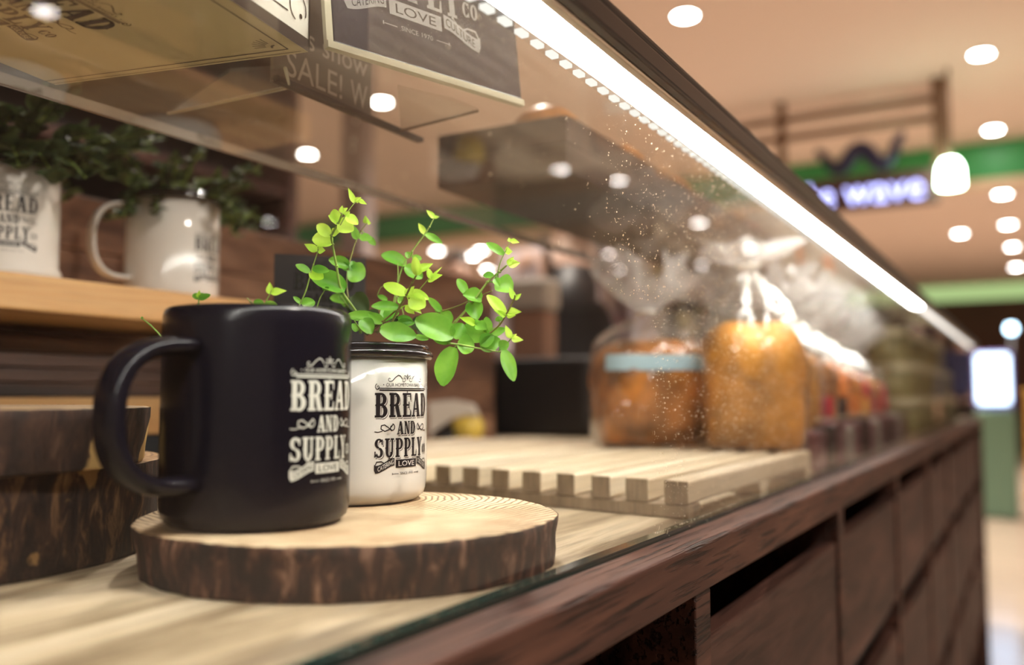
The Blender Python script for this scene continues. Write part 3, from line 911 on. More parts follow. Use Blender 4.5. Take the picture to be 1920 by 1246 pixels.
# ------------------------------------------------------------ GLASS CASE
gc = thing('glass_case', (-0.32, 1.6, CT), 'clear glass sneeze guard case standing on the counter', 'display case')
SP = 1.825
for a, b in ((Y0, SP - .002), (SP + .002, Y1)):
    obj('front_pane', MB().box(-.1832, -.1772, a, b, CT - .0, GT - .0042), 'glassfront', gc)
    obj('pane_edge', MB().box(-.1834, -.1768, a, b, CT - .004, CT + .0022), 'glassedge', gc)
    tp = obj('top_pane', MB().box(-.470, -.1842, a, b, GT, GT + .006), 'glasstop', gc)
    obj('pane_rim', MB().box(-.4725, -.4702, a, b, GT - .0003, GT + .0063), plain('pane_rim', (0.16, .12, .09), .2), gc)
    obj('rail', MB().box(-.186, -.158, a, b, GT + .0075, GT + .0115), 'steel', gc, bevel=.0015, seg=3)
    obj('rail_lip', MB().box(-.1708, -.1645, a, b, GT - .0045, GT + .0070), 'steellight', gc, bevel=.0018, seg=3)
    obj('rail_face', MB().box(-.1642, -.1575, a, b, GT - .0040, GT + .0072), 'steel', gc, bevel=.0018, seg=3)
for j, (a, b, mt) in enumerate(((Y0, SP - .004, 'led'), (SP + .012, Y1, 'led2'))):
    t = thing('light_strip', (-.1765, (a + b) / 2, GT - .003), ['bright white light strip along the near top edge of the glass case', 'dim white light strip along the far top edge of the glass case'][j], 'light strip')
    obj('diffuser', MB().box(-.1830, -.1712, a, b, GT - .0038, GT + .0068), mt, t, bevel=.0015, seg=3)
    if j == 0:
        obj('added_glow_ledge', MB().box(-.1890, -.1846, a, b, GT - .0032, GT - .0004), mt, t)  # glowing ledge added to throw more light down onto the counter
        dm = MB()
        y = a + .01
        while y < b - .01:
            dm.box(-.1975, -.1938, y - .0035, y + .0035, GT - .0024, GT - .0004); y += .0150
        obj('diode_reflections', dm, 'mirrordiode', t)['kind'] = 'stuff'  # glowing dabs shaped as reflections of the diodes in the glass

# dust on the glass: a film of tiny specks nobody could count
rnd = random.Random(3)
dm = MB()
for i in range(7500):
    u = rnd.random()
    y = .36 + abs(rnd.gauss(0, .38)) if u < .8 else rnd.uniform(.1, 1.5)
    y = .40 + (y - .36)
    z = min(max(rnd.gauss(.99, .075), CT + .004), GT - .004) if rnd.random() < .75 else rnd.uniform(CT, GT - .004)
    if y < .46 and z < 1.0: continue
    r = .00019 * (1 + 2.2 * rnd.random() ** 5)
    if rnd.random() < .05:
        a = rnd.uniform(0, pi); l = .0011
        dm.tube([(-.1767, y - l * cos(a), z - l * sin(a)), (-.1766, y, z), (-.1767, y + l * cos(a + .5), z + l * sin(a + .5))], .00010, 4)
    else:
        x = -.1768
        dm.add([(x, y - r, z), (x, y + r, z), (x, y, z - r), (x, y, z + r), (x + r, y, z)], [(0, 2, 4), (2, 1, 4), (1, 3, 4), (3, 0, 4)])
o = root(obj('dust_specks', dm, 'dust')); tag(o, 'pale dust specks scattered over the outside of the front glass', 'dust', kind='stuff')


# ------------------------------------------------------------ log slices
def slab(name, cen, r, z0, z1, topm, barkm, seed, label, ell=1.0, ang=0, group=None, amp=1.0):
    n = 220
    def rad(i, k=0):
        a = 2 * pi * i / n
        p = Vector((cos(a) * 2 + seed, sin(a) * 2, k))
        rr = 1 + .018 * mnoise.noise(p) * amp + .010 * mnoise.noise(p * 4) * amp + .005 * mnoise.noise(p * 14 + Vector((0, 0, k * 3))) * amp
        e = 1 / sqrt((cos(a - ang)) ** 2 + (sin(a - ang) / ell) ** 2)
        return r * rr * e
    t = thing(name, (cen[0], cen[1], z0), label, 'log slice', group)
    zs = [0, .05, .3, .55, .8, .95, 1.0]
    mb = MB(); vs = []; fs = []
    for j, f in enumerate(zs):
        ins = .9965 if j in (0, len(zs) - 1) else 1
        for i in range(n):
            a = 2 * pi * i / n; rr = rad(i, f * 1.5) * ins * (1 - .02 * (1 - f))
            vs.append((cen[0] + rr * cos(a), cen[1] + rr * sin(a), z0 + (z1 - z0) * f - (.0006 if j == len(zs) - 1 else 0)))
    for j in range(len(zs) - 1):
        for i in range(n):
            i2 = (i + 1) % n; fs.append((j * n + i, j * n + i2, (j + 1) * n + i2, (j + 1) * n + i))
    fs.append(tuple(range(n))[::-1])
    mb.add(vs, fs, True); b = obj('bark', mb, barkm, t)
    mt = MB(); vs = [(cen[0], cen[1], z1)]; fs = []
    for q, g in enumerate((.5, .9, .985)):
        for i in range(n):
            a = 2 * pi * i / n; rr = rad(i, 1.5) * g
            vs.append((cen[0] + rr * cos(a), cen[1] + rr * sin(a), z1 - (.0003 if q == 2 else 0)))
    for i in range(n):
        i2 = (i + 1) % n
        fs.append((0, 1 + i, 1 + i2)); 
        for q in range(2): fs.append((1 + q * n + i, 1 + q * n + i2, 1 + (q + 1) * n + i2, 1 + (q + 1) * n + i))
    vs2 = []
    for g, zz in ((.985, -.0003), (.9965, -.0007)):
        pass
    mt.add(vs, fs, True)
    k0 = len(mt.v)
    vs = []; fs = []
    for g, zz in ((.985, -.0003), (.9965, -.0009)):
        for i in range(n):
            a = 2 * pi * i / n; rr = rad(i, 1.5) * g
            vs.append((cen[0] + rr * cos(a), cen[1] + rr * sin(a), z1 + zz))
    for i in range(n):
        i2 = (i + 1) % n; fs.append((i, i2, n + i2, n + i))
    mt.add(vs, fs, True)
    obj('cut_face', mt, topm, t)
    return t


ZS = .8945
SC = (-.2822, .3405)
slab('log_slice', SC, .0968, CT + .0002, ZS, slice_top('slice_rings', (-.325, .385), (.84, .69, .46), (.70, .53, .33), (.22, .13, .07)),
     bark('dark_bark', (.010, .005, .004), (.060, .024, .015), (.30, .17, .11)), 3.1,
     'round bark-edged log slice carrying the black mug and white mug', amp=1.2)
slab('log_slice', (-.500, .232), .137, CT + .0002, .917, slice_top('slice_rings_b', (-.5, .25), (.52, .36, .19), (.42, .27, .14), (.22, .13, .07)),
     bark('bark_worn', (.010, .005, .004), (.050, .022, .013), (.24, .13, .06), ((.34, .19, .07), 22, .64)), 8.3,
     'larger dark log slice at the far left, lower one of the stacked pair')
slab('log_slice', (-.4615, .229), .108, .9172, .9445, slice_top('slice_rings_c', (-.53, .22), (.42, .30, .17), (.32, .21, .11), (.16, .10, .06)),
     bark('bark_peeled', (.020, .009, .006), (.050, .022, .013), (.11, .06, .04), ((.62, .40, .15), 11, .50)), 5.2,
     'log slice with peeled pale bark at the far left, upper one of the pair')


# ------------------------------------------------------------ mugs
def handle(parent, cx, cy, az, r, zt, zb, reach, wid, thk, mat, name='handle'):
    d = Vector((cos(az), sin(az), 0)); side = Vector((-sin(az), cos(az), 0))
    c = Vector((cx, cy, 0)); mid = (zt + zb) / 2; hh = (zt - zb) / 2
    pts = []; N = 26
    for i in range(N + 1):
        a = pi / 2 - pi * i / N
        ca = max(cos(a), 0); sa = sin(a)
        rr = r - .003 + reach * (ca ** .75)
        z = mid + hh * (abs(sa) ** .85) * (1 if sa > 0 else -1) * (1 + .10 * ca)
        pts.append(c + d * rr + Vector((0, 0, z)))
    vs = []; fs = []; n = 14
    for i, p in enumerate(pts):
        t = (pts[min(i + 1, N)] - pts[max(i - 1, 0)]).normalized()
        nn = side.cross(t)
        fl = 1 + .35 * max(0, 1 - min(i, N - i) / 3.0)
        for k in range(n):
            th = 2 * pi * k / n
            x = cos(th); y = sin(th)
            ex = abs(x) ** .7 * (1 if x > 0 else -1); ey = abs(y) ** .8 * (1 if y > 0 else -1)
            vs.append(p + side * ex * wid / 2 * fl + nn * ey * thk / 2 * (1 + .2 * (fl - 1)))
    for j in range(N):
        for k in range(n):
            k2 = (k + 1) % n; fs.append((j * n + k, j * n + k2, (j + 1) * n + k2, (j + 1) * n + k))
    fs.append(tuple(range(n))[::-1]); fs.append(tuple(N * n + k for k in range(n)))
    return obj(name, MB().add(vs, fs, True), mat, parent, sub=1)


# black mug
bx, by = -.2978, .2932
mug = thing('black_mug', (bx, by, ZS), 'glossy black ceramic mug with white bakery print, on the log slice', 'mug')
r = .0405; zt = ZS + .0925
prof = [(.001, ZS + .0012), (.030, ZS + .0010), (.033, ZS + .0002), (.0365, ZS + .0010), (.0393, ZS + .0035), (.0405, ZS + .008), (r, ZS + .02), (r, ZS + .05), (r, zt - .008), (r - .0002, zt - .003),
        (r - .001, zt - .0008), (r - .002, zt), (r - .0032, zt - .0010), (r - .0038, zt - .004), (r - .004, ZS + .012), (r - .010, ZS + .006), (.001, ZS + .005)]
obj('mug_body', MB().lathe(prof, 96, (bx, by)), 'blackmug', mug)
AZ = faceaz(bx, by)
handle(mug, bx, by, AZ - radians(45), r, zt - .0175, ZS + .0195, .0375, .0155, .0078, 'blackmug')
put_print('print', mug, wrap(bx, by, r, AZ + radians(45.8), .9662, 1.0), 'solid', 'inkw', 'blackmug', 'white print reading bread and supply co')


def enamel(cx, cy, z, azp, azh, label, group=None, rad=.0405, hh=.0765, ztop_print=None, reach=.030, style='outline'):
    t = thing('enamel_mug', (cx, cy, z), label, 'mug', group)
    r = rad
    prof = [(.001, z + .0012), (.030, z + .0010), (.0335, z + .0003), (.0362, z + .0012), (.0388, z + .0035), (.0400, z + .0070), (r, z + .012), (r, z + .05), (r, z + hh),
            (r - .0012, z + hh), (r - .0012, z + .01), (r - .006, z + .004), (.001, z + .003)]
    obj('mug_body', MB().lathe(prof, 96, (cx, cy)), 'enamel', t)
    zz = z + hh
    rp = []
    for i in range(16):
        a = 2 * pi * i / 16; rp.append((r + .0012 + .0020 * cos(a), zz + .0002 + .0023 * sin(a)))
    obj('rim', MB().lathe(rp, 96, (cx, cy), close=True), 'rim', t)
    rp = [(r - .0010, zz + .001), (r + .0004, zz + .0018), (r + .0009, zz + .0046), (r + .0004, zz + .0056), (r - .0006, zz + .0052), (r - .0008, zz + .002)]
    obj('inner_lip', MB().lathe(rp, 96, (cx, cy), close=True), 'rim', t)
    handle(t, cx, cy, azh, r, z + hh - .008, z + .018, reach, .0165, .0045, 'enamel')
    put_print('print', t, wrap(cx, cy, r, azp, ztop_print or z + .066, .98), style, 'ink', 'enamelprint', 'black print reading bread and supply co')
    obj('soil', MB().lathe([(.001, z + hh - .006), (.02, z + hh - .004), (r - .0015, z + hh - .008)], 40, (cx, cy)), 'soil', t)
    return t


wx, wy = at(657, 930, .485).xy
AW = faceaz(wx, wy)
enamel(wx, wy, ZS, AW + radians(43.8), AW + radians(180 + 40), 'white enamel mug with black rim and bakery print behind the black mug', ztop_print=.9610)


# ------------------------------------------------------------ the plant in the white mug
def leaf_geo(mb, base, tip, width, facing, cup=.18, bend=.15, shape=0):
    base = Vector(base); tip = Vector(tip)
    ax = tip - base; ln = ax.length
    if ln < 1e-6: return
    ax.normalize()
    nrm = facing - ax * facing.dot(ax)
    if nrm.length < .05: nrm = Vector((0, 0, 1)) - ax * ax.z
    nrm.normalize(); sd = ax.cross(nrm)
    n = 10; m = 6; vs = []; fs = []
    for i in range(n + 1):
        u = i / n
        if shape == 0: wdt = sin(pi * (.04 + .93 * u) ** .9) ** .62
        else: wdt = (sin(pi * u ** .62) ** 1.0)
        if u < .06: wdt = max(wdt, .08)
        if i == n: wdt = min(wdt, .16)
        for k in range(m + 1):
            v = -1 + 2 * k / m
            wob = .04 * sin(u * 9 + v * 2)
            z = cup * width * (abs(v) ** 1.6) * wdt - bend * ln * (u ** 2) + wob * width * abs(v) * wdt
            vs.append(base + ax * (u * ln) + sd * (v * wdt * width / 2) + nrm * z)
    for i in range(n):
        for k in range(m):
            fs.append((i * (m + 1) + k, i * (m + 1) + k + 1, (i + 1) * (m + 1) + k + 1, (i + 1) * (m + 1) + k))
    mb.add(vs, fs, True)


def smoothpath(pts, n=4):
    out = []
    P = [pts[0]] + list(pts) + [pts[-1]]
    for i in range(1, len(P) - 2):
        for k in range(n):
            t = k / n
            a, b, c, d = P[i - 1], P[i], P[i + 1], P[i + 2]
            out.append(.5 * ((2 * b) + (-a + c) * t + (2 * a - 5 * b + 4 * c - d) * t * t + (-a + 3 * b - 3 * c + d) * t * t * t))
    out.append(pts[-1])
    return out


def cr(x, y, d):   # coordinates of the close view of the plant -> place
    return at(500 + x / 3.6654, 340 + y / 3.6654, d)


# each sprig: depth at base, depth at tip, stem points, thickness, leaves (base, tip, width, young?)
SPR = [
    ('stem', .50, .455, [(645, 1040), (640, 960), (612, 890), (512, 740), (480, 580), (452, 430), (447, 370), (490, 290), (520, 220)], 20,
     [((455, 415), (313, 392), 92, 1), ((440, 372), (345, 294), 62, 1), ((452, 362), (516, 332), 46, 1), ((488, 290), (428, 232), 50, 1), ((486, 288), (464, 190), 62, 1), ((500, 280), (592, 332), 88, 1), ((545, 240), (628, 292), 52, 1),
      ((512, 215), (520, 165), 28, 1), ((520, 210), (556, 180), 26, 1), ((540, 745), (308, 640), 112, 0), ((545, 235), (570, 205), 30, 1)]),
    ('stem', .455, .455, [(505, 300), (560, 205), (600, 150), (622, 120)], 9, [((606, 150), (560, 42), 30, 1), ((612, 138), (652, 108), 30, 1), ((636, 128), (690, 158), 24, 1)]),
    ('stem', .475, .470, [(220, 860), (270, 750), (300, 640), (322, 570), (350, 485), (352, 450)], 11,
     [((350, 478), (258, 430), 42, 1), ((352, 470), (404, 474), 42, 1), ((352, 462), (372, 440), 20, 1), ((296, 625), (203, 566), 42, 0), ((300, 620), (390, 665), 66, 1), ((318, 596), (424, 612), 44, 0), ((240, 840), (184, 790), 26, 0), ((250, 862), (330, 822), 66, 0)]),
    ('stem', .48, .478, [(345, 868), (368, 800), (385, 770), (402, 742)], 9, [((402, 742), (430, 728), 22, 0), ((398, 750), (385, 730), 14, 0)]),
    ('stemb', .50, .505, [(560, 800), (550, 700), (560, 590), (585, 500), (612, 415), (650, 340), (690, 285)], 13,
     [((690, 288), (678, 233), 34, 1), ((692, 286), (718, 285), 24, 1), ((622, 395), (596, 308), 42, 0), ((640, 378), (722, 398), 48, 0), ((700, 380), (746, 438), 34, 0), ((565, 580), (430, 535), 66, 0), ((566, 600), (672, 660), 112, 0), ((590, 610), (592, 545), 56, 0), ((566, 610), (500, 560), 40, 0)]),
    ('stem', .50, .50, [(850, 900), (880, 800), (905, 680), (942, 570), (1000, 478), (1080, 370), (1118, 312), (1150, 250)], 15,
     [((1148, 255), (1098, 192), 32, 1), ((1150, 255), (1186, 238), 24, 1), ((1086, 365), (1042, 282), 34, 1), ((1092, 360), (1206, 428), 38, 0), ((955, 575), (788, 500), 78, 0), ((985, 525), (956, 486), 32, 0), ((1000, 520), (1066, 532), 34, 0), ((950, 585), (1070, 665), 76, 0)]),
    ('stem', .49, .49, [(880, 870), (898, 700), (903, 640), (900, 560)], 10, []),
    ('stemb', .455, .435, [(830, 1030), (900, 890), (960, 780), (1000, 695), (1040, 625)], 18,
     [((1034, 645), (1018, 515), 50, 1), ((1040, 620), (1144, 562), 46, 1), ((1030, 640), (1060, 585), 44, 1), ((968, 775), (805, 708), 64, 1), ((975, 770), (1112, 798), 58, 1), ((985, 800), (1092, 860), 92, 1), ((980, 835), (1066, 905), 44, 1), ((955, 850), (1018, 915), 42, 1), ((905, 862), (727, 850), 56, 0), ((960, 790), (1010, 720), 46, 1)]),
    ('stemb', .475, .46, [(690, 1050), (740, 1000), (800, 960), (890, 885)], 20, [((800, 965), (700, 905), 55, 0)]),
    ('stem', .46, .45, [(1050, 742), (1110, 672), (1125, 655)], 9, [((1125, 668), (1106, 585), 34, 1), ((1128, 664), (1208, 640), 36, 1), ((1128, 662), (1206, 582), 15, 1), ((1110, 690), (1180, 655), 22, 1)]),
    ('stem', .485, .47, [(1180, 1090), (1240, 1030), (1300, 960), (1395, 855), (1520, 690), (1600, 620), (1650, 575)], 22,
     [((1655, 572), (1742, 558), 44, 1), ((1655, 570), (1700, 515), 30, 1), ((1560, 655), (1488, 640), 42, 0), ((1580, 700), (1690, 745), 112, 0), ((1478, 812), (1352, 775), 86, 0), ((1370, 775), (1312, 668), 52, 0), ((1410, 830), (1450, 945), 92, 0), ((1570, 665), (1600, 720), 40, 0)]),
    ('stem', .475, .475, [(1590, 672), (1592, 610), (1612, 540), (1642, 480), (1672, 415)], 9,
     [((1630, 500), (1512, 420), 46, 0), ((1640, 490), (1690, 480), 46, 1), ((1672, 415), (1664, 385), 22, 1), ((1674, 412), (1738, 418), 30, 1)]),
    ('stemb', .49, .475, [(1205, 890), (1290, 865), (1370, 830), (1480, 780), (1552, 750)], 12, [((1200, 895), (1106, 798), 40, 0), ((1195, 905), (1275, 965), 66, 0), ((1170, 900), (1192, 850), 40, 0)]),
    ('stemb', .465, .45, [(1060, 1065), (1120, 1072), (1180, 1088), (1250, 1112)], 20, [((1285, 1060), (1022, 945), 140, 0), ((1285, 1075), (1350, 975), 84, 0), ((1250, 1110), (1130, 1045), 56, 0)]),
    ('stem', .45, .44, [(1250, 1112), (1330, 1122), (1400, 1135), (1480, 1150), (1600, 1170), (1640, 1165)], 15,
     [((1312, 1125), (1428, 1138), 112, 0), ((1290, 1140), (1215, 1405), 124, 0), ((1630, 1160), (1700, 1370), 74, 0), ((1470, 1140), (1605, 1085), 86, 0), ((1600, 1140), (1665, 1108), 60, 0), ((1470, 1120), (1560, 1060), 76, 0)]),
    ('stemb', .455, .44, [(1518, 1055), (1600, 985), (1650, 905), (1700, 810), (1705, 780)], 14,
     [((1640, 925), (1520, 775), 62, 1), ((1652, 905), (1752, 895), 46, 1), ((1640, 930), (1562, 880), 30, 1), ((1650, 925), (1715, 918), 28, 1), ((1700, 812), (1668, 722), 34, 1), ((1702, 812), (1750, 768), 26, 1), ((1525, 1062), (1348, 1005), 122, 0), ((1520, 1058), (1642, 1012), 48, 0), ((1525, 1040), (1508, 930), 52, 0), ((1430, 985), (1322, 935), 46, 1), ((1440, 990), (1512, 1015), 62, 0), ((1600, 960), (1590, 925), 40, 0)]),
    ('stem', .445, .44, [(1595, 1165), (1655, 1108), (1685, 1075)], 10, [((1678, 1078), (1640, 985), 36, 1), ((1682, 1080), (1766, 1090), 36, 1), ((1682, 1076), (1720, 1045), 18, 1)]),
    ('stem', .47, .46, [(690, 1050), (640, 1010), (600, 950)], 12, [((780, 948), (545, 915), 62, 0), ((655, 950), (722, 1042), 80, 0), ((620, 1030), (590, 975), 40, 0)]),
    ('stem', .46, .44, [(840, 1040), (830, 1010), (800, 1000)], 11, [((780, 1015), (1028, 1062), 104, 0), ((1020, 1062), (1112, 1082), 32, 0)]),
    ('stem', .49, .47, [(760, 1040), (790, 980), (815, 930)], 10, [((800, 930), (905, 900), 76, 0), ((890, 985), (1015, 968), 50, 0), ((830, 960), (790, 880), 50, 0), ((1000, 960), (900, 935), 44, 0)]),
    ('stem', .52, .52, [(700, 1040), (640, 900), (560, 860), (500, 775), (420, 745)], 16, [((600, 780), (695, 895), 110, 2), ((540, 830), (436, 795), 58, 0), ((500, 775), (565, 870), 40, 0), ((600, 900), (560, 800), 60, 2), ((700, 960), (760, 880), 70, 2), ((860, 940), (930, 1010), 70, 2), ((1000, 1000), (1090, 940), 70, 2), ((1040, 1000), (1110, 1040), 60, 2)]),
    ('stem', .50, .50, [(950, 960), (905, 800), (800, 720), (760, 785)], 8, [((830, 815), (765, 785), 28, 0), ((900, 800), (940, 830), 40, 0)]),
    ('stem', .505, .505, [(-15, 900), (-5, 830), (22, 775), (35, 745)], 10, [((24, 775), (20, 690), 40, 1), ((28, 770), (138, 748), 44, 1), ((-12, 850), (72, 850), 48, 0), ((-20, 850), (-90, 825), 44, 0)]),
    ('stemb', .51, .51, [(-80, 880), (-110, 830), (-135, 800)], 18, []),
    ('stem', .51, .51, [(-465, 900), (-468, 840), (-468, 800)], 12, [((-468, 810), (-505, 770), 34, 0), ((-465, 805), (-390, 778), 34, 0), ((-468, 800), (-462, 745), 22, 1), ((-466, 806), (-430, 770), 40, 0)]),
    ('stem', .50, .495, [(-640, 1180), (-720, 1070), (-800, 985), (-858, 940)], 13, [((-850, 945), (-862, 930), 14, 0)]),
]
plant = thing('creeping_plant', (wx, wy, ZS + .07), 'bright green creeping plant with round leaves, growing in the white mug', 'potted plant')
rnd = random.Random(11)
for sm, d0, d1, pts, thk, leaves in SPR:
    N = len(pts)
    P3 = [cr(x, y, d0 + (d1 - d0) * i / (N - 1)) for i, (x, y) in enumerate(pts)]
    if pts[0][0] < -400:   # the sprigs left of the black mug root in the white mug's soil behind it
        P3 = [Vector((wx - .01, wy - .005, ZS + .068)), (Vector((wx - .02, wy - .0, ZS + .080)) + P3[0]) / 2] + P3
    pts3 = smoothpath(P3)
    rr = thk / 3.6654 * d0 / FPX / 2
    st = MB().tube(pts3, [rr * (1.0 - .45 * i / len(pts3)) for i in range(len(pts3))], 8)
    for p in P3[1:-1]:   # nodes
        st.tube([p - Vector((0, 0, rr * .8)), p, p + Vector((0, 0, rr * .8))], [rr * .7, rr * 1.35, rr * .7], 8)
    so = obj('stem', st, sm, plant)

    # depth along the stem by nearest point
    mbs = {0: MB(), 1: MB(), 2: MB()}
    for (b, t, wd, yg) in leaves:
        best = min(range(N), key=lambda i: (pts[i][0] - b[0]) ** 2 + (pts[i][1] - b[1]) ** 2)
        db = d0 + (d1 - d0) * best / (N - 1)
        ln = hypot(t[0] - b[0], t[1] - b[1])
        tilt = rnd.uniform(-.55, .35)
        dt = db + tilt * ln / 3.6654 * db / FPX
        fc = (-FW + Vector((0, 0, 1)) * rnd.uniform(.0, .55) + RT * rnd.uniform(-.3, .3)).normalized()
        near = P3[best]; B3 = cr(b[0], b[1], db)
        leaf_geo(mbs[yg], B3, cr(t[0], t[1], dt), 1.34 * wd / 3.6654 * db / FPX, fc, cup=rnd.uniform(.12, .38), bend=rnd.uniform(-.05, .16), shape=yg == 1 and wd < 50)
        gap = (B3 - near).length
        if gap > .0012:
            st2 = smoothpath([near, (near + B3) / 2 + Vector((0, 0, .0004)), B3], 2)
            mbs[yg].tube(st2, rr * .42, 6)
    for k_, mbx in mbs.items():
        if mbx.v:
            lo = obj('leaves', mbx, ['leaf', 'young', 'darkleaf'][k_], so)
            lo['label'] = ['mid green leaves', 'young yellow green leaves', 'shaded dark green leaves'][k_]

# ------------------------------------------------------------ shelf at the left, its mugs and plants
sh = thing('riser_shelf', (-.66, .3, CT), 'honey wood riser shelf at left carrying two white mugs', 'shelf')
obj('shelf_board', MB().box(-.775, -.60, -.3, .655, 1.008, 1.0335), 'orange', sh, bevel=.002)
for y in (-.28, .60):
    obj('shelf_leg', MB().box(-.76, -.655, y, y + .02, CT, 1.0075), 'riser', sh)
rb_ = thing('slatted_riser', (-.70, .25, CT), 'low dark brown plank riser with a pale lower board, under the shelf', 'riser')
for i in range(4):
    obj('plank', MB().box(-.72 + .002 * (i % 2), -.70 + .003 * (i % 2), -.25, .595, .9485 + i * .012, .9598 + i * .012), 'riser', rb_, bevel=.001)
o = obj('pale_plank', MB().box(-.72, -.695, -.25, .595, .915, .948), 'orange', rb_, bevel=.001); o['label'] = 'pale honey wood plank'
obj('foot', MB().box(-.72, -.70, -.2, .595, CT, .9148), 'inside', rb_)

m1 = at(6, 500, .68); m2 = at(322, 545, .82)
enamel(m1.x, m1.y, 1.0337, faceaz(m1.x, m1.y) + radians(4), faceaz(m1.x, m1.y) - radians(70), 'white enamel mug on the shelf, cut off by the left edge', 'planted enamel mugs on the riser shelf', rad=.0375, hh=.0845, style='solid', ztop_print=1.104)
enamel(m2.x, m2.y, 1.0337, faceaz(m2.x, m2.y) + radians(54), faceaz(m2.x, m2.y) - radians(66), 'white enamel mug with handle on the shelf, right one of the two', 'planted enamel mugs on the riser shelf', rad=.0405, hh=.090, style='solid', ztop_print=1.099, reach=.034)


def bush(cen, n, spread, height, seed, label, lsize, trail=.3, mats=('darkleaf',), bias=(0, 0)):
    rn = random.Random(seed)
    t = thing('creeping_plant', cen, label, 'potted plant', 'creeping plants in the shelf mugs')
    for i in range(n):
        a = rn.uniform(0, 2 * pi); L_ = rn.uniform(.5, 1)
        tr = rn.random() < trail
        p0 = Vector(cen) + Vector((cos(a), sin(a), 0)) * .02
        end = p0 + Vector((cos(a) * spread * L_ + bias[0], sin(a) * spread * L_ + bias[1], (height * L_ if not tr else -height * .3 * rn.random())))
        mid = (p0 + end) / 2 + Vector((0, 0, height * (.35 if tr else .15)))
        pts = smoothpath([p0, mid, end], 6)
        so = obj('stem', MB().tube(pts, .0007, 5), 'stem', t)
        mb = MB()
        for q in range(2, len(pts), 1):
            for s_ in (-1, 1):
                d = Vector((rn.uniform(-1, 1), rn.uniform(-1, 1), rn.uniform(-.2, .8))).normalized()
                leaf_geo(mb, pts[q], pts[q] + d * lsize * rn.uniform(.6, 1.1), lsize * .95, Vector((rn.uniform(-.6, .6), -.6, 1)).normalized(), .15, .1)
        obj('leaves', mb, rn.choice(mats) if len(mats) > 1 else mats[0], so)
    return t


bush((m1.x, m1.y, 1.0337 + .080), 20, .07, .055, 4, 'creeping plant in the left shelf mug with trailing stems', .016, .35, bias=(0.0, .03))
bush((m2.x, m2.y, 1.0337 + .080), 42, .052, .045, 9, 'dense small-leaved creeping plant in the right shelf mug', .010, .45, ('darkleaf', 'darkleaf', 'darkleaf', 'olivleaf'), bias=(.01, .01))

# black card behind the mug
c0 = at(515, 475, .60); c1 = at(686, 488, .62); cu = Vector((c1.x - c0.x, c1.y - c0.y, 0)).normalized()
cw = (Vector((c1.x, c1.y, 0)) - Vector((c0.x, c0.y, 0))).length
cn = Vector((cu.y, -cu.x, 0))
cz0, cz1 = CT + .0005, c0.z
cardt = thing('black_card', (c0.x, c0.y, cz0), 'upright matte black card with embossed bakery name behind the plant', 'sign card')
o0 = Vector((c0.x, c0.y, 0))
v8 = []
for z in (cz0, cz1):
    for q in (o0, o0 + cu * cw, o0 + cu * cw - cn * .003, o0 - cn * .003): v8.append((q.x, q.y, z))
obj('card', MB().add(v8, [(0, 1, 2, 3), (4, 5, 6, 7), (0, 1, 5, 4), (1, 2, 6, 5), (2, 3, 7, 6), (3, 0, 4, 7)]), 'blackcard', cardt)
put_print('embossed_lettering', cardt, planar(o0 + cu * (cw * .54) + Vector((0, 0, cz1 - .003)) + cn * .0004, cu, (0, 0, 1), .00090), 'solid', plain('gloss_black', (0.006, .005, .005), .15), 'blackcard')

# ------------------------------------------------------------ back panel, dark things behind
bp = thing('back_board', (-.81, .8, CT), 'weathered brown wood back board standing behind the plants', 'board')
for i in range(5):
    z0 = CT + .0005 + i * .0545
    obj('board_plank', MB().box(-.82, -.80 - .0012 * (i % 2), -.3, 1.335, z0, z0 + .0535), 'back', bp, bevel=.0015)
o = root(obj('black_cabinet', MB().box(-1.25, -.92, -.4, 2.08, 0, 1.02), 'black', bevel=.005)); tag(o, 'black work cabinet behind the serving counter', 'cabinet')
sv = thing('dark_shelving', (-2.6, .9, 0), 'tall dark brown shelving unit behind the shelf mugs', 'shelving')
obj('back_panel', MB().box(-2.9, -2.86, -1.2, 2.75, 0, 2.4), plain('very_dark_brown', (.012, .007, .008), .8, var=.3, vscale=3), sv)
for z in (.5, 1.0, 1.35, 1.75, 2.1):
    obj('shelf', MB().box(-2.86, -2.6, -1.2, 2.75, z, z + .03), 'panel', sv)
for y in (-1.2, .1, 1.4, 2.70):
    obj('upright', MB().box(-2.86, -2.59, y, y + .05, 0, 2.4), 'panel', sv)
rnd = random.Random(5)
for i in range(11):
    x = -2.72; y = -.9 + i * .32 + rnd.uniform(-.04, .04); z = 1.38
    if min(abs(y - q) for q in (.1, 1.4)) < .1: y += .14
    o = root(obj('jar', MB().lathe([(.04, z), (.045, z + .01), (.045, z + .15), (.03, z + .17), (.03, z + .20), (.001, z + .20)], 16, (x, y)), rnd.choice(['olive', 'pinkpack', 'orangef', 'black'])))
    tag(o, 'small jar on the dark shelving behind the shelf mugs', 'jar', 'jars on the dark shelving')

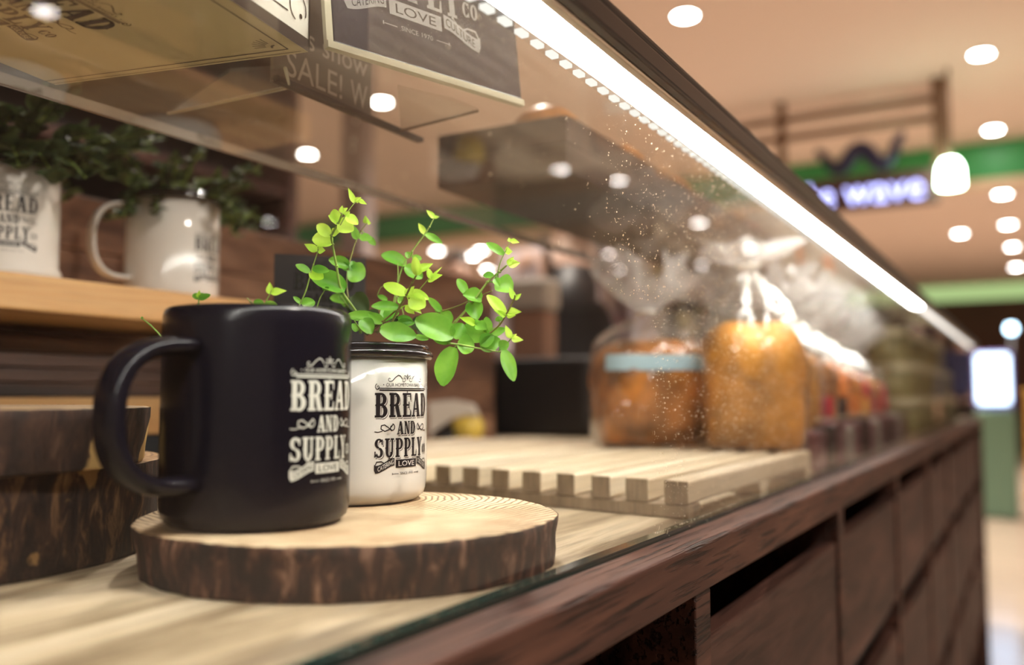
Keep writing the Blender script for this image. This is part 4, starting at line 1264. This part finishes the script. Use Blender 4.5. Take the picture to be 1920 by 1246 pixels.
pt = thing('display_shelving', (-1.2, 4.3, 0), 'dark brown display shelving beyond the far end of the counter, behind the bread', 'shelving')
obj('back_panel', MB().box(-1.98, -.47, 4.42, 4.45, 0, 1.42), 'riser', pt)
SZ = (.40, .72, 1.00, 1.20, 1.40)
for z in SZ:
    obj('shelf', MB().box(-1.95, -.50, 4.14, 4.4195, z, z + .02), 'panel', pt)
for x in (-1.98, -.4999):
    obj('upright', MB().box(x, x + .03, 4.13, 4.4195, 0, 1.42), 'panel', pt)
rnd = random.Random(77)
for z in SZ[2:]:
    x = -1.90
    while x < -.62:
        w_ = rnd.uniform(.06, .12); h_ = rnd.uniform(.10, .16)
        mt = rnd.choice(['olive', 'pinkpack', 'orangef', 'cream', 'black', 'red', 'white', 'greyplastic', 'crust'])
        o = root(obj('shelf_pack', MB().box(x, x + w_, 4.20, 4.32, z + .0205, z + .02 + h_), mt, bevel=.006))
        tag(o, 'small coloured pack on the display shelving beyond the counter end', 'pack', 'packs on the far display shelving')
        x += w_ + rnd.uniform(.015, .06)

# tape dispenser
td = thing('tape_dispenser', (-.70, 1.09, CT), 'pale grey tape dispenser with a yellow roll at the pallet corner', 'tape dispenser')
tp_ = at(812, 826, 1.38); t0 = Vector((tp_.x, tp_.y, 0)); ux = RT.copy()
def lp(a, z, dd): q = t0 + ux * a + Vector((-ux.y, ux.x, 0)) * dd; return (q.x, q.y, CT + z)
out = [(-.045, .012), (-.045, .05), (-.01, .066), (.03, .070), (.062, .062), (.070, .045), (.05, .046), (.028, .040), (.0, .020), (-.01, .0005), (-.045, .0005)]
vs = [lp(a, z, 0) for a, z in out] + [lp(a, z, .045) for a, z in out]; n = len(out)
obj('body', MB().add(vs, [tuple(range(n)), tuple(range(n, 2 * n))] + [(i, (i + 1) % n, n + (i + 1) % n, n + i) for i in range(n)]), 'greyplastic', td, bevel=.003)
c_ = Vector(lp(.052, .026, .005)); c2 = Vector(lp(.052, .026, .040))
obj('yellow_roll', MB().tube([c_, c2], .0245, 28), 'yellow', td)
obj('base', MB().add([lp(a, z, d) for d in (-.004, .05) for a, z in ((-.0, .0003), (.035, .0003), (.03, .03), (.01, .02))], [(0, 1, 2, 3), (4, 5, 6, 7), (0, 1, 5, 4), (1, 2, 6, 5), (2, 3, 7, 6), (3, 0, 4, 7)]), 'black', td)

# black till
tl = thing('black_till', (-.76, 1.62, CT), 'black electronic till standing between back board and bread bags', 'till')
obj('housing', MB().box(-.90, -.70, 1.50, 1.86, CT + .0005, 1.02), 'black', tl, bevel=.01)
obj('display', MB().box(-.70 + .0005, -.698, 1.52, 1.84, .90, 1.0), plain('dim_grey_panel', (.05, .05, .045), .2, var=.8, vscale=25), tl)
# framed picture-like flask stand behind
o = thing('napkin_box', (-1.05, 2.0, 1.02), 'blurred pale and copper coloured box beside the dark apron', 'box')
q = at(1005, 600, 2.0)
obj('box_body', MB().box(q.x - .05, q.x + .04, q.y - .03, q.y + .03, 1.0205, q.z + .02), plain('copper_box', (.45, .25, .17), .4), o, bevel=.01)
obj('box_lid', MB().box(q.x - .055, q.x + .045, q.y - .035, q.y + .035, q.z + .0205, q.z + .09), 'greyplastic', o, bevel=.01)

# ------------------------------------------------------------ the slatted pallet
pal = thing('slatted_tray', (-.42, .75, CT), 'pale pine slatted tray lying on the counter under the bread', 'tray')
A = Vector((-.1875, .5480, 0)); B = Vector((-.2915, .5640, 0)); e1 = (B - A).normalized(); e1 = Vector((e1.x, e1.y, 0))
e2 = Vector((0.0, 1.0, 0))
Wp = .46; ns = 16; PZ = CT + .0003
def pq(a, b): p = A + e1 * a + e2 * b; return (p.x, p.y)
def pbox(a0, a1, b0, b1, z0, z1):
    v = []
    for z in (z0, z1):
        for a, b in ((a0, b0), (a1, b0), (a1, b1), (a0, b1)): v.append((*pq(a, b), z))
    return MB().add(v, [(0, 3, 2, 1), (4, 5, 6, 7), (0, 1, 5, 4), (1, 2, 6, 5), (2, 3, 7, 6), (3, 0, 4, 7)])
for b0 in (0, .17, .335):
    obj('base_plank', pbox(0, Wp, b0, b0 + .022, PZ, PZ + .0085), 'pallet' if b0 else 'palletend', pal, bevel=.0008)
x = 0.0; rnd = random.Random(2)
for i in range(ns):
    wsl = .0165 * rnd.uniform(.93, 1.07)
    s_ = obj('slat', pbox(x, x + wsl, -.0005, .357, PZ + .0087, PZ + .0240), 'pallet', pal, bevel=.0022, seg=3)

    e_ = obj('slat_end', pbox(x + .0006, x + wsl - .0006, -.0009, -.0006, PZ + .0093, PZ + .0232), 'palletend', s_); e_['label'] = 'grey brown end grain'
    x += .0285


# ------------------------------------------------------------ bread in cellophane
def rsec(hx, hy, n, p=3.2):
    out = []
    for i in range(n):
        a = 2 * pi * i / n; c = cos(a); s = sin(a)
        k = (abs(c) ** p + abs(s) ** p) ** (-1 / p)
        out.append((hx * c * k, hy * s * k))
    return out


def loafbag(loc, rz, sx, sy, sz, label, seed=1, group=None, crust='crust', neck=.10, colour_stripe=None, light=False):
    rn = random.Random(seed)
    t = thing('bagged_bread', loc, label, 'bagged bread', group)
    Rm = Matrix.Translation(loc) @ Matrix.Rotation(rz, 4, 'Z')
    n = 28 if light else 40
    mb = MB(); rows = []
    for zf, k in ((.0, .90), (.04, .97), (.2, 1), (.45, .99), (.60, 1.02), (.74, 1.02), (.85, .95), (.93, .80), (.98, .55), (1.0, .2)):
        rows.append([(x * k, y * k, zf * sz + .003) for x, y in rsec(sx / 2, sy / 2, n)])
    vs = []
    for r_ in rows:
        for (x, y, z) in r_:
            b = 1 + .10 * mnoise.noise(Vector((x * 30 + seed, y * 30, z * 30))) + .06 * abs(sin(x / sx * 2.2 * pi)) * (z > sz * .5)
            vs.append(Rm @ Vector((x * b, y * b, z * (1 + .05 * abs(sin(x / sx * 2 * pi))) if z > sz * .6 else z)))
    fs = [(j * n + i, j * n + (i + 1) % n, (j + 1) * n + (i + 1) % n, (j + 1) * n + i) for j in range(len(rows) - 1) for i in range(n)]
    fs += [tuple(range(n))[::-1], tuple((len(rows) - 1) * n + i for i in range(n))]
    obj('loaf', mb.add(vs, fs, True), crust, t)
    # bag
    n = 36 if light else 72
    rows = []
    H1 = sz * 1.05
    for zf, k, pl in ((0, .98, 0), (.02, 1.04, .01), (.3, 1.06, .02), (.6, 1.07, .02), (.85, 1.05, .03), (1.0, .95, .05)):
        rows.append((zf * H1 + .0008, k, pl, 3.2))
    for f, k, pl in ((.25, .80, .10), (.5, .55, .2), (.75, .30, .3), (.95, .13, .3), (1.05, .10, .3)):
        rows.append((H1 + neck * f, k, pl, 2.2))
    vs = []
    for (z, k, pl, pw) in rows:
        sec = rsec(sx / 2, sy / 2, n, pw)
        for i, (x, y) in enumerate(sec):
            a = 2 * pi * i / n
            w_ = 1 + pl * sin(a * 9 + seed) + .05 * mnoise.noise(Vector((x * 40, y * 40 + seed, z * 40)))
            kx = k * w_; ky = k * w_
            vs.append(Rm @ Vector((x * kx, y * ky, z)))
    fs = [(j * n + i, j * n + (i + 1) % n, (j + 1) * n + (i + 1) % n, (j + 1) * n + i) for j in range(len(rows) - 1) for i in range(n)]
    obj('bag', MB().add(vs, fs, True), 'cello', t)
    # gathered ruffle above the tie
    zt_ = H1 + neck * 1.05; nn = 60
    hk = min(1.0, (1.106 - loc[2] - zt_) / .078)
    vs = []; rws = [(0, .010), (.012 * hk, .018), (.028 * hk, .030), (.045 * hk, .037), (.058 * hk, .041)]
    for q, (dz, rr) in enumerate(rws):
        for i in range(nn):
            a = 2 * pi * i / nn
            w_ = 1 + .45 * sin(a * 7 + seed + q * .3) * (q / 4) + .25 * mnoise.noise(Vector((cos(a) * 5, sin(a) * 5, q + seed)))
            vs.append(Rm @ Vector((cos(a) * rr * w_, sin(a) * rr * w_ * .7, zt_ + dz * (1 + .35 * sin(a * 5 + seed * 2)))))
    fs = [(j * nn + i, j * nn + (i + 1) % nn, (j + 1) * nn + (i + 1) % nn, (j + 1) * nn + i) for j in range(len(rws) - 1) for i in range(nn)]
    obj('gathered_top', MB().add(vs, fs, True), 'cellow', t)
    tie = MB().lathe([(.010, -.002), (.0125, 0), (.010, .002), (.008, 0)], 20, close=True); tie.v = [Rm @ Vector((a, b, c + zt_)) for a, b, c in tie.v]
    obj('tie', tie, 'white', t)
    if colour_stripe:
        mt, z0, z1 = colour_stripe
        vs = []; m_ = 14
        for z in (z0, z1):
            for i in range(m_ + 1):
                a = -pi / 2 + (-.75 + 1.5 * i / m_)
                c = cos(a); s = sin(a); kk = (abs(c) ** 3.2 + abs(s) ** 3.2) ** (-1 / 3.2) * 1.10
                vs.append(Rm @ Vector((sx / 2 * c * kk, sy / 2 * s * kk, z)))
        fs = [(i, i + 1, m_ + 2 + i, m_ + 1 + i) for i in range(m_)]
        obj('colour_band', MB().add(vs, fs, True), mt, t)
    return t


PT = PZ + .0241
l1 = at(1195, 823, .97)
RZ = radians(29)
paleblue = plain('pale_blue_band', (.45, .62, .70), .3, var=.3)  # pale blue band across the front of the near bag
loafbag((-.359, .915, PT), RZ, .112, .11, .105, 'large golden loaf in a clear bag on the tray, nearest the camera', 3, 'bagged loaves on the slatted tray', neck=.03, colour_stripe=(paleblue, .078, .094))
loafbag((-.244, .903, PT), RZ, .094, .11, .118, 'tied clear bag of bread at the right end of the tray', 8, 'bagged loaves on the slatted tray', neck=.055, crust='crumb')
rnd = random.Random(21)
cols = [('crumb', None), ('crust', 'red'), ('orangef', 'black'), ('crust', 'orangef'), ('red', 'crumb'), ('crumb', 'red'), ('red', 'red')]
y = 1.085; i = 0
names = ['first', 'second', 'third', 'fourth', 'fifth', 'sixth', 'seventh']
for i in range(7):
    cm, sm = cols[i]
    loafbag((-.262 - .004 * i, y, CT + .0006), radians(15), .095, .10, .125 - .004 * i, names[i] + ' tied bag of bread beyond the tray, counting from the tray along the glass', 30 + i, 'tied bread bags standing along the front glass', crust=cm, neck=.045, colour_stripe=(sm, .03, .075) if sm else None, light=True)
    y += .122
y = 1.10
for i in range(6):
    loafbag((-.39, y, CT + .0006), radians(20), .10, .10, .14, names[i] + ' tied bread bag in the rear row, counting from the tray away', 50 + i, 'tied bread bags standing in the rear row', crust=['crumb', 'crust', 'crumb', 'orangef', 'crust', 'crumb'][i], neck=.05, light=True)
    y += .135

# clear rack of small packs along the glass
rk = thing('acrylic_rack', (-.205, 1.3, CT), 'low clear acrylic rack full of small packs against the front glass', 'rack')
obj('rack_front', MB().box(-.188, -.1865, .93, 1.70, CT + .0008, CT + .052), 'acrylic', rk)
obj('rack_edge', MB().box(-.1885, -.186, .93, 1.70, CT + .0522, CT + .0545), 'acredge', rk)
obj('rack_end', MB().box(-.212, -.1885, .928, .9298, CT + .0008, CT + .052), 'acrylic', rk)
for i in range(13):
    yy = .95 + i * .057
    o = root(obj('small_pack', MB().box(-.208, -.1895, yy, yy + .045, CT + .0007, CT + .040 + .004 * (i % 3)), ['pinkpack', 'black', 'pinkpack', 'greyplastic'][i % 4], bevel=.002))
    tag(o, 'small dark and pink pack standing in the clear rack', 'pack', 'small packs in the clear rack')

# stacks of jars at the far end of the case
for i in range(8):
    for j in range(3):
        x = -.230 - .01 * j; yy = 1.98 + i * .125; z = CT + .0006 + j * .0705
        if i == 0 and j == 0:
            jr = thing('lidded_jar', (x, yy, z), 'olive lidded jar in the stacks at the far end of the case', 'jar', 'lidded jars stacked at the far end')
            obj('jar_body', MB().lathe([(.001, z), (.036, z), (.042, z + .006), (.042, z + .048), (.038, z + .054), (.001, z + .054)], 20, (x, yy)), 'olive', jr)
            obj('lid', MB().lathe([(.001, z + .070), (.040, z + .070), (.042, z + .067), (.042, z + .0545), (.001, z + .0545)], 20, (x, yy)), 'cream', jr)
        else:
            if j == 2 and i % 3 == 1: continue
            dup(jr, (x, yy, z), 'olive lidded jar in the stacks at the far end of the case', 'lidded jars stacked at the far end')

# ------------------------------------------------------------ on top of the glass
TZ = GT + .0061
# printed box
a0 = Vector((-.3091, .3337, TZ)); du = Vector((.0148, -.0765, 0)).normalized(); dv_ = Vector((-.1504, -.0322, 0)).normalized()
bxL, bxW, bxH = .225, .158, .11
pb = thing('printed_box', a0, 'cream printed bakery box on the top glass at upper left', 'box')
def bq(a, b, z): p = a0 + du * a + dv_ * b; return (p.x, p.y, TZ + z)
vv = [bq(a, b, z) for z in (0, bxH) for a, b in ((0, 0), (bxL, 0), (bxL, bxW), (0, bxW))]
obj('carton', MB().add(vv, [(0, 3, 2, 1), (4, 5, 6, 7), (0, 1, 5, 4), (1, 2, 6, 5), (2, 3, 7, 6), (3, 0, 4, 7)]), 'cream', pb)
sd_ = -dv_   # outward normal of the side facing the aisle
def sq(a, z, l=.0004): p = a0 + du * a + sd_ * l; return Vector((p.x, p.y, TZ + z))
def strip_side(a0_, z0_, a1_, z1_, l=.0006): return [sq(a0_, z0_, l), sq(a1_, z0_, l), sq(a1_, z1_, l), sq(a0_, z1_, l)]
o = obj('side_panel', MB().add(strip_side(.0, .0, bxL, bxH, .0003), [(0, 1, 2, 3)]), 'white', pb); o['label'] = 'white side panel'
obj('dark_edge', MB().add(strip_side(-.0006, -.0002, bxL, .0062, .0006), [(0, 1, 2, 3)]).add(strip_side(-.0006, 0, .0007, bxH, .0006), [(0, 1, 2, 3)]), 'inkb', pb)
bl = MB()
m_ = .0095
for q in (line2([(m_ + .010, .0135), (bxL - m_, .0135)], .0007) + line2([(.0058, .027), (.0058, bxH - .01)], .0007) + line2(spiral(m_ + .001, .0185, .0072, .0072, -70, 200, 14)[0:15], .0007)):
    bl.add([sq(a, z, .0007) for a, z in q], [(0, 1, 2, 3)])
for q in arc(.0080, .0150, .0013, .0013, .0012, .0012, 0, 360, 12): bl.add([sq(a, z, .0007) for a, z in q], [(0, 1, 2, 3)])
obj('side_border', bl, 'inkb', pb)
# the base print, read from below
bl = MB()
def uq(a, b, l=.0004): p = a0 + du * a + dv_ * b; return Vector((p.x, p.y, TZ - l * .5))
lines = line2([(.007, .007), (.007, bxW)], .0008) + line2([(.007, .007), (bxL, .007)], .0008) + line2([(.0025, .0025), (.0025, bxW)], .0005) 
for i_ in range(6):
    an = radians(5 + 16 * i_); lines += line2([(.012 + .004 * cos(an), .012 + .004 * sin(an)), (.012 + .010 * cos(an), .012 + .010 * sin(an))], .0005)
lines += arc(.0105, .0105, .0034, .0034, .0012, .0012, 0, 90, 8)
for q in lines: bl.add([uq(a, b) for a, b in q], [(0, 1, 2, 3)])
obj('base_border', bl, 'inkb', pb)
pA = Vector((-.3583, .2668, 0)); pB = Vector((-.4143, .2544, 0))
sc_ = (pA - pB).length / 42.5
org = Vector((pA.x, pA.y, TZ - .0002)) - (-du) * 22 * sc_ + (-dv_) * 7.5 * sc_
put_print('base_print', pb, planar(org, -du, -dv_, sc_), 'solid', 'inkb', 'cream', lift=.00003)

# black textured board leaning in an acrylic back
bA = Vector((-.2985, .3345, TZ)); bB = Vector((-.2594, .4620, TZ))
bu = (bB - bA).normalized(); bw = (bB - bA).length; bup = Vector((-.10, 0, 1)).normalized()
bn = bu.cross(bup).normalized()
if bn.dot(EYE - bA) < 0: bn = -bn
bd = thing('black_sign_board', bA, 'black textured bakery sign board in a clear holder on the top glass', 'sign board')
def slabp(o_, w_, h_, t_, off):
    v = []
    for k_ in (0, t_):
        for a, b in ((0, 0), (w_, 0), (w_, h_), (0, h_)): v.append(o_ + bu * a + bup * b + bn * (off + k_))
    return MB().add(v, [(0, 1, 2, 3), (4, 5, 6, 7), (0, 1, 5, 4), (1, 2, 6, 5), (2, 3, 7, 6), (3, 0, 4, 7)])
obj('board', slabp(bA + bu * .004 + bup * .0038, bw - .004, .115, .0022, 0), 'leather', bd, bevel=.0008)
o = obj('holder', slabp(bA, bw + .001, .0036, .004, -.001), 'acredge', bd); o['label'] = 'pale acrylic holder edge'
obj('holder_side', slabp(bA + bup * .0036, .0038, .118, .003, -.001), 'acredge', bd)
lo_ = bA + bu * (bw * .50) + bup * (.118) + bn * .0023
ux_ = bu
put_print('board_print', bd, planar(bA + bu * (bw * .43) + bup * .129 + bn * .0023, bu, bup, .00205), 'solid', 'inkg', 'leather', lift=.00005)

# sale sign
sA = Vector((-.3570, .3560, TZ)); sB = Vector((-.3592, .4960, TZ))
su = (sB - sA).normalized(); sw = (sB - sA).length; sn = Vector((su.y, -su.x, 0))
ss = thing('sale_sign', sA, 'grey brown sale sign with chalk lettering in an acrylic stand behind the black board', 'sign')
def ssl(o_, w_, h_, t_, off):
    v = []
    for k_ in (0, t_):
        for a, b in ((0, 0), (w_, 0), (w_, h_), (0, h_)): v.append(o_ + su * a + Vector((0, 0, 1)) * b + sn * (off + k_))
    return MB().add(v, [(0, 1, 2, 3), (4, 5, 6, 7), (0, 1, 5, 4), (1, 2, 6, 5), (2, 3, 7, 6), (3, 0, 4, 7)])
obj('sign_face', ssl(sA, sw * .62, .07, .002, 0), 'slate', ss)
obj('stand_rail', ssl(sA - Vector((0, 0, .0)), sw, .0035, .006, 0), 'black', ss, bevel=.001)
tm = MB()
def st_(txt, x0, z0, x1, z1):
    for p in ftext(txt, x0, z0, x1, z1): tm.add([sA + su * a + Vector((0, 0, b)) + sn * .0024 for a, b in p], [tuple(range(len(p)))])
st_('SALE!', .010, .0065, .058, .0215); st_('W', .066, .0065, .082, .0215); st_('as show', .018, .027, .082, .040)
obj('chalk_lettering', tm, 'chalk', ss)
# clear acrylic foot plates with pale edges
o = thing('acrylic_stand', (-.37, .33, TZ), 'clear acrylic stand foot with pale edges beside the sale sign', 'stand')
q = [at(315, 213, 1).xy, ]
def tz(px, py, z=TZ + .001):
    d = FW + RT * ((px - CX) / FPX) + UP * ((CY - py) / FPX); return EYE + d * ((z - H) / d.z)
tri = [tz(315, 213), tz(543, 163), tz(535, 128), tz(430, 135)]
n_ = len(tri)
obj('foot_plate', MB().add([p for p in tri] + [p + Vector((0, 0, .002)) for p in tri], [tuple(range(n_)), tuple(range(n_, 2 * n_))] + [(i, (i + 1) % n_, n_ + (i + 1) % n_, n_ + i) for i in range(n_)]), 'acrylic', o)
obj('plate_edge', MB().tube([tri[0], tri[1], tri[2]], .0011, 6), 'acredge', o)
tri = [tz(752, 245), tz(896, 208), tz(850, 190), tz(745, 165)]
o = thing('acrylic_stand', tri[0], 'clear acrylic stand foot under the black sign board', 'stand')
obj('foot_plate', MB().add([p for p in tri] + [p + Vector((0, 0, .002)) for p in tri], [tuple(range(n_)), tuple(range(n_, 2 * n_))] + [(i, (i + 1) % n_, n_ + (i + 1) % n_, n_ + i) for i in range(n_)]), 'acrylic', o)
obj('plate_edge', MB().tube([tri[0], tri[1]], .0009, 6), 'frame', o)

# wooden crates on the glass
for j, (z0, z1, lab) in enumerate(((0, .0225, 'lower dark wood crate of the two on the top glass'), (.0235, .0445, 'upper dark wood crate of the two on the top glass'))):
    x0, x1, y0, y1 = -.424, -.304, .615, 1.30
    t = thing('wooden_crate', ((x0 + x1) / 2, y0, TZ + z0), lab, 'crate', 'wooden crates stacked on the top glass')
    zz0, zz1 = TZ + z0, TZ + z1; th_ = .008
    obj('end_board', MB().box(x0, x1, y0, y0 + th_, zz0, zz1), 'crate', t, bevel=.001)
    obj('end_board', MB().box(x0, x1, y1 - th_, y1, zz0, zz1), 'crate', t, bevel=.001)
    obj('side_board', MB().box(x0, x0 + th_, y0 + th_, y1 - th_, zz0, zz1), 'crate', t)
    obj('side_board', MB().box(x1 - th_, x1, y0 + th_, y1 - th_, zz0, zz1), 'crate', t)
    obj('base_board', MB().box(x0 + th_, x1 - th_, y0 + th_, y1 - th_, zz0, zz0 + .004), 'crate', t)
rnd = random.Random(31)
for i in range(9):
    yy = .66 + i * .072; x = -.345 - .02 * (i % 2)
    r_ = .030 + .004 * rnd.random(); z = TZ + .0277
    o = root(obj('bread_roll', MB().lathe([(.001, z), (r_ * .8, z + .001), (r_, z + r_ * .5), (r_ * .9, z + r_ * .95), (r_ * .5, z + r_ * 1.3), (.001, z + r_ * 1.4)], 24, (x, yy)), ['crust', 'olive', 'crust', 'pinkpack', 'crust'][i % 5]))
    tag(o, ['brown round bread roll in the upper crate on the top glass', 'greenish wrapped roll in the upper crate on the top glass', 'brown round bread roll in the upper crate on the top glass', 'mauve wrapped roll in the upper crate on the top glass', 'brown round bread roll in the upper crate on the top glass'][i % 5], 'bread roll', ['brown rolls', 'greenish rolls', 'brown rolls', 'mauve rolls', 'brown rolls'][i % 5] + ' in the upper crate')
# paper bags and white tray beyond
o = thing('white_tray', (-.36, 1.75, TZ), 'shallow white tray on the top glass beyond the crates', 'tray')
obj('tray_base', MB().box(-.45, -.27, 1.40, 2.3, TZ, TZ + .004), 'white', o)
obj('tray_wall', MB().box(-.455, -.45, 1.40, 2.3, TZ, TZ + .02).box(-.27, -.265, 1.40, 2.3, TZ, TZ + .02).box(-.45, -.27, 1.395, 1.40, TZ, TZ + .02), 'white', o)
for i in range(9):
    yy = 1.46 + i * .145; x = -.36 + .02 * (i % 2); z = TZ + (.0045 if yy < 2.25 else .0004)
    hh = rnd.uniform(.09, .13)
    if i == 0:
        pbg = thing('paper_bag', (x, yy, z), 'first pale paper bag on the top glass, counting from the crates', 'paper bag', 'pale paper bags on the top glass')
        n = 24; rows = [(0, .040), (.01, .044), (.05, .045), (.08, .040), (.10, .034), (.115, .040)]; vs = []
        for z_, rr in rows:
            for k_, (a, b) in enumerate(rsec(rr, rr * .75, n, 4)):
                w_ = 1 + .12 * mnoise.noise(Vector((a * 60, b * 60, z_ * 50)))
                vs.append((x + a * w_, yy + b * w_, z + z_))
        fs = [(j * n + i_, j * n + (i_ + 1) % n, (j + 1) * n + (i_ + 1) % n, (j + 1) * n + i_) for j in range(len(rows) - 1) for i_ in range(n)] + [tuple(range(n))]
        obj('bag_body', MB().add(vs, fs, True), plain('pale_paper', (.55, .46, .36), .6, var=.25, vscale=30), pbg)
        obj('bag_label', MB().box(x + .0465, x + .048, yy - .018, yy + .018, z + .03, z + .06), 'orangef', pbg)
    else:
        dup(pbg, (x, yy, z), ['', 'second', 'third', 'fourth', 'fifth', 'sixth', 'seventh', 'eighth', 'ninth'][i] + ' pale paper bag on the top glass, counting from the crates', 'pale paper bags on the top glass', rz=rnd.uniform(-.4, .4))
